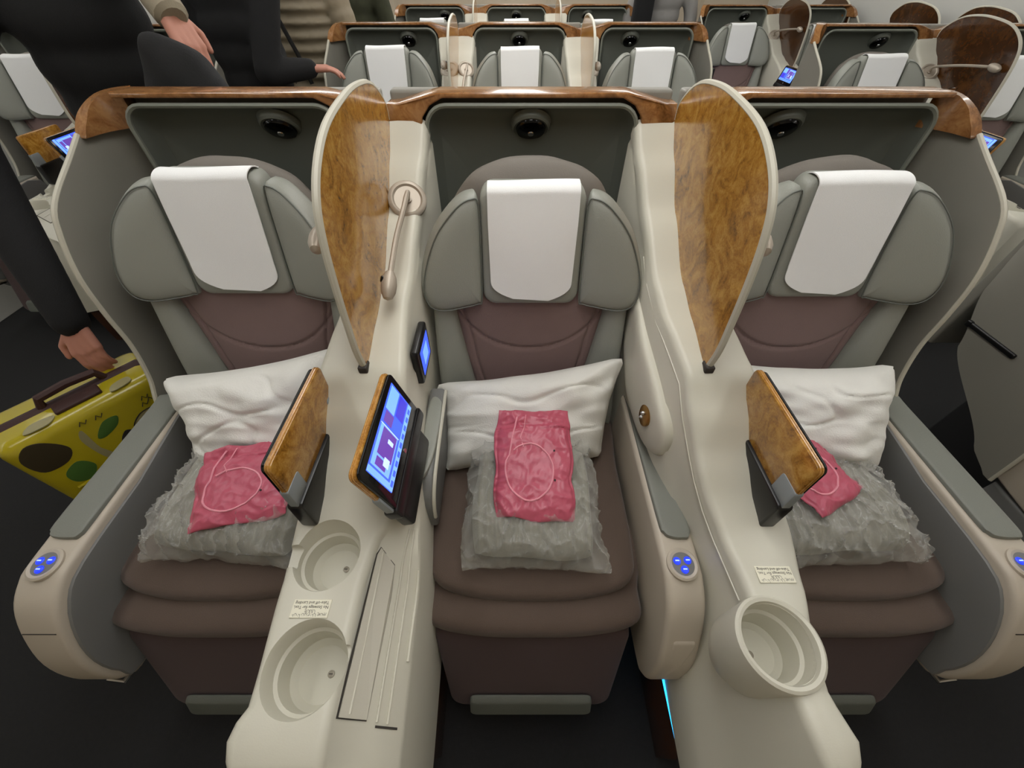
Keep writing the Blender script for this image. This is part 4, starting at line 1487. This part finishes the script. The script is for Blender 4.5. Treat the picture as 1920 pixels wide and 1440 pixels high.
def person(label, base, face, height, arms, mats, puffer=False, bulk=1.0, sway=0.0, voxel=0.013, lean=0.0, hand_voxel=0.0045, stride=0.10):
    """arms: {'a': (elbow, wrist, tip_dir, palm_n), 'b': ...} in world space; a = lower-x side."""
    bx, by = base
    T = thing('person', label, 'person', (bx, by, 0.0))
    k = height / 1.75
    fx, fy = math.sin(face), -math.cos(face)        # facing direction, face = 0 looks towards -Y
    F = Vector((fx, fy, 0))
    S = Vector((1, 0, 0)) if abs(fy) > 0.5 else Vector((0, 1, 0))

    def W(s, f, z):
        return Vector((bx + sway * max(0, z - 0.95) / 0.45, by, 0)) + S * s * k + F * (f * k + lean * max(0, z - 0.9)) + Vector((0, 0, z * k))
    hipz, kneez, ankz = 0.92, 0.50, 0.09
    top, tro, shoe, cuff = mats
    # trousers
    G = [capsule(W(-0.07, 0, hipz), W(0.07, 0, hipz), 0.125 * k, 0.125 * k)]
    for s, st in ((-1, stride), (1, -stride)):
        G += [capsule(W(s * 0.085, 0, hipz - 0.03), W(s * 0.10, st * 0.6 + 0.03, kneez), 0.098 * k, 0.070 * k),
              capsule(W(s * 0.10, st * 0.6 + 0.03, kneez), W(s * 0.105, st, ankz + 0.04), 0.068 * k, 0.055 * k)]
    fused('trousers', G, tro, T, voxel)
    for s, st in ((-1, stride), (1, -stride)):
        fused('shoe', [capsule(W(s * 0.105, st - 0.04, 0.05), W(s * 0.108, st + 0.02, 0.055), 0.045 * k, 0.045 * k),
                       capsule(W(s * 0.108, st, 0.042), W(s * 0.115, st + 0.13, 0.034), 0.042 * k, 0.032 * k)], shoe, T, 0.010)
    # jacket: chest, waist, shoulders, sleeves
    sh = {}
    for key, s in (('a', -1), ('b', 1)):
        sh[key] = W(s * 0.185, 0.0, 1.43)
    tor = []
    for z, w, d in ((0.86, 0.165, 0.125), (0.96, 0.165, 0.12), (1.06, 0.160, 0.115), (1.16, 0.168, 0.122), (1.26, 0.180, 0.130), (1.36, 0.185, 0.125), (1.43, 0.165, 0.105)):
        tor.append((z, w, d))
    G = []
    if puffer:
        nb = 11
        for i in range(nb):
            z = 0.84 + 0.060 * i
            w = 0.185 if i < nb - 1 else 0.16
            G.append(ellipsoid(W(0, 0, z), w * k * 1.06, 0.145 * k, 0.036 * k))
            G.append(ellipsoid(W(0, 0, z + 0.03), w * k * 0.97, 0.125 * k, 0.04 * k))
    else:
        for z, w, d in tor:
            G.append(ellipsoid(W(0, 0.0, z), w * k * (1 if abs(fy) > 0.5 else d / w), d * k * (1 if abs(fy) > 0.5 else w / d), 0.12 * k))
    G.append(capsule(W(-0.13, 0, 1.43), W(0.13, 0, 1.43), 0.075 * k, 0.075 * k))
    G.append(capsule(W(0, 0, 1.45), W(0, 0.0, 1.52), 0.075 * k, 0.062 * k))
    body = []
    for key in ('a', 'b'):
        el, wr, tip, pn = arms[key]
        s0, el, wr = sh[key], Vector(el), Vector(wr)
        if cuff and key in cuff:
            wr = wr.lerp(el, 0.30)
        if puffer:
            for (p, q, r0, r1) in ((s0, el, 0.074, 0.066), (el, wr, 0.066, 0.055)):
                m = max(3, int((q - p).length / 0.05))
                for i in range(m):
                    c0 = p.lerp(q, (i + 0.15) / m)
                    c1 = p.lerp(q, (i + 0.85) / m)
                    rr = (r0 + (r1 - r0) * i / m) * k
                    G.append(capsule(c0, c1, rr * 0.93, rr * 0.93, 12))
                    G.append(capsule(c0.lerp(c1, 0.45), c0.lerp(c1, 0.55), rr * 1.08, rr * 1.08, 12))
        else:
            G += [capsule(s0, el, 0.066 * k * bulk, 0.056 * k * bulk), capsule(el, wr, 0.056 * k * bulk, 0.043 * k)]
    fused('jacket', G, top, T, 0.011 if puffer else voxel, 2 if puffer else 5)
    for key, ts in (('a', 1), ('b', -1)):
        el, wr, tip, pn = arms[key]
        el, wr = Vector(el), Vector(wr)
        if cuff and key in cuff:
            du = (wr - el).normalized()
            mk('cuff', tube([wr - du * 0.06, wr - du * 0.02, wr + du * 0.030, wr + du * 0.040], [0.036 * k, 0.040 * k, 0.038 * k, 0.029 * k], 16), cuff[key], T)
        d = (wr - el).normalized()
        hg = [capsule(wr - d * 0.05, wr + d * 0.015, 0.030 * k, 0.026 * k)] + hand_geo(wr + d * 0.008, tip, pn, ts, 0.55, k)
        fused('hand', hg, 'skin', T, hand_voxel, 2)
    # head and neck
    hc = W(0, 0.035, 1.645)
    rot = face
    G = [ellipsoid(hc + Vector((0, 0, 0.03 * k)), 0.077 * k, 0.095 * k, 0.092 * k, rot), ellipsoid(hc + F * 0.012 * k - Vector((0, 0, 0.035 * k)), 0.062 * k, 0.072 * k, 0.085 * k, rot),
         capsule(W(0, 0.005, 1.46), W(0, 0.02, 1.58), 0.056 * k, 0.052 * k),
         capsule(hc + F * 0.090 * k + Vector((0, 0, 0.005 * k)), hc + F * 0.108 * k - Vector((0, 0, 0.022 * k)), 0.010 * k, 0.015 * k)]
    for s in (-1, 1):
        G.append(ellipsoid(hc + S * s * 0.078 * k, 0.012 * k, 0.022 * k, 0.033 * k, rot))
    head = fused('head', G, 'skin', T, 0.006, 3)
    for s in (-1, 1):
        mk('eye', ellipsoid(hc + F * 0.084 * k + S * s * 0.032 * k + Vector((0, 0, 0.012 * k)), 0.012 * k, 0.010 * k, 0.008 * k, rot), 'white_eye', head)
        mk('pupil', ellipsoid(hc + F * 0.0925 * k + S * s * 0.032 * k + Vector((0, 0, 0.012 * k)), 0.005 * k, 0.003 * k, 0.005 * k, rot), 'ink', head)
    mk('mouth', ellipsoid(hc + F * 0.086 * k - Vector((0, 0, 0.055 * k)), 0.024 * k, 0.008 * k, 0.007 * k, rot), 'lip', head)
    fused('hair', [ellipsoid(hc + Vector((0, 0, 0.055 * k)) - F * 0.018 * k, 0.088 * k, 0.100 * k, 0.088 * k, rot),
                   ellipsoid(hc - F * 0.045 * k - Vector((0, 0, 0.01 * k)), 0.078 * k, 0.065 * k, 0.085 * k, rot)], 'hair', T, 0.008, 3)
    return T


person('person in a black jacket bending one arm down to the yellow suitcase', (-1.24, 1.50), 0.0, 1.82,
       {'a': ((-1.50, 1.20, 1.10), (-1.29, 0.90, 0.70), (0.25, -0.5, -0.9), (0.2, -0.9, 0.5)),
        'b': ((-0.98, 1.45, 1.47), (-0.875, 1.36, 1.345), (0.35, -0.2, -0.9), (0.9, -0.3, 0.2))},
       ('cloth_black', 'cloth_brown', 'black', {'b': 'cuff'}), lean=0.0, stride=0.22, bulk=1.25, sway=0.02)
person('person in black leaning a hand on the second row seat', (-1.22, 2.36), 0.0, 1.72,
       {'a': ((-1.46, 2.30, 1.16), (-1.42, 2.12, 0.98), (0, -0.5, -0.8), (-1, 0, 0)),
        'b': ((-1.10, 2.22, 1.09), (-0.965, 2.36, 1.085), (0.9, 0.4, -0.05), (0.1, 0.0, 1))},
       ('cloth_black', 'cloth_black', 'black', None))
person('person in a quilted beige puffer jacket standing in the left aisle', (-1.165, 3.00), math.pi, 1.68,
       {'a': ((-1.42, 3.02, 1.12), (-1.43, 2.96, 0.88), (0, 0, -1), (-1, 0, 0)),
        'b': ((-0.925, 2.98, 1.14), (-0.935, 2.94, 0.92), (0, 0, -1), (1, 0, 0))},
       ('puffer', 'cloth_black', 'black', None), puffer=True)
person('person in a mottled green jacket far back in the left aisle', (-1.10, 3.66), 0.0, 1.75,
       {'a': ((-1.36, 3.66, 1.14), (-1.37, 3.62, 0.90), (0, 0, -1), (-1, 0, 0)),
        'b': ((-0.85, 3.66, 1.14), (-0.84, 3.62, 0.90), (0, 0, -1), (1, 0, 0))},
       ('cloth_green', 'cloth_charcoal', 'black', None))
person('person in a pale grey coat standing in the right aisle', (1.30, 4.62), 0.0, 1.72,
       {'a': ((1.03, 4.60, 1.14), (1.02, 4.55, 0.90), (0, 0, -1), (-1, 0, 0)),
        'b': ((1.56, 4.60, 1.14), (1.57, 4.55, 0.90), (0, 0, -1), (1, 0, 0))},
       ('coat_grey', 'cloth_black', 'black', None))

# straps, bags and a coat carried by the passengers
t = thing('folded_coat', 'dark charcoal coat hanging from the hand of the person beside the suitcase', 'coat', (-0.85, 1.36, 1.0))
poly = spline([(-0.93, 1.285), (-0.86, 1.295), (-0.80, 1.26), (-0.755, 1.17), (-0.745, 1.02), (-0.80, 0.93), (-0.93, 0.93), (-0.99, 1.05), (-0.97, 1.2)], 6)
mk('cloth', warp(pad(poly, 0.045, lambda a, b, h: (a, 1.29 + h, b), 2.6, 14), lambda x, y, z: wob((x, y, z), 11, 0.016, 2)), 'cloth_charcoal', t, angle=80)
tag(mk('shoulder_strap', tube([(-1.30, 2.845, 1.42), (-1.255, 2.842, 1.25), (-1.20, 2.842, 1.08), (-1.17, 2.842, 0.95)], 0.012, 8), 'black', None, (-1.2, 2.84, 1.0)),
    'thin black bag strap across the beige puffer jacket', 'strap')
bg = thing('shoulder_bag', 'black shoulder bag on the person in the grey coat', 'bag', (1.10, 4.46, 0.7))
mk('bag_body', warp(rbox(1.02, 1.18, 4.40, 4.50, 0.80, 1.32, 0.03, 3), lambda x, y, z: wob((x, y, z), 9, 0.01, 3)), 'cloth_black', bg)
mk('strap', tube([(1.17, 4.46, 1.25), (1.25, 4.475, 1.30), (1.36, 4.475, 1.45)], 0.014, 8), 'black', bg)
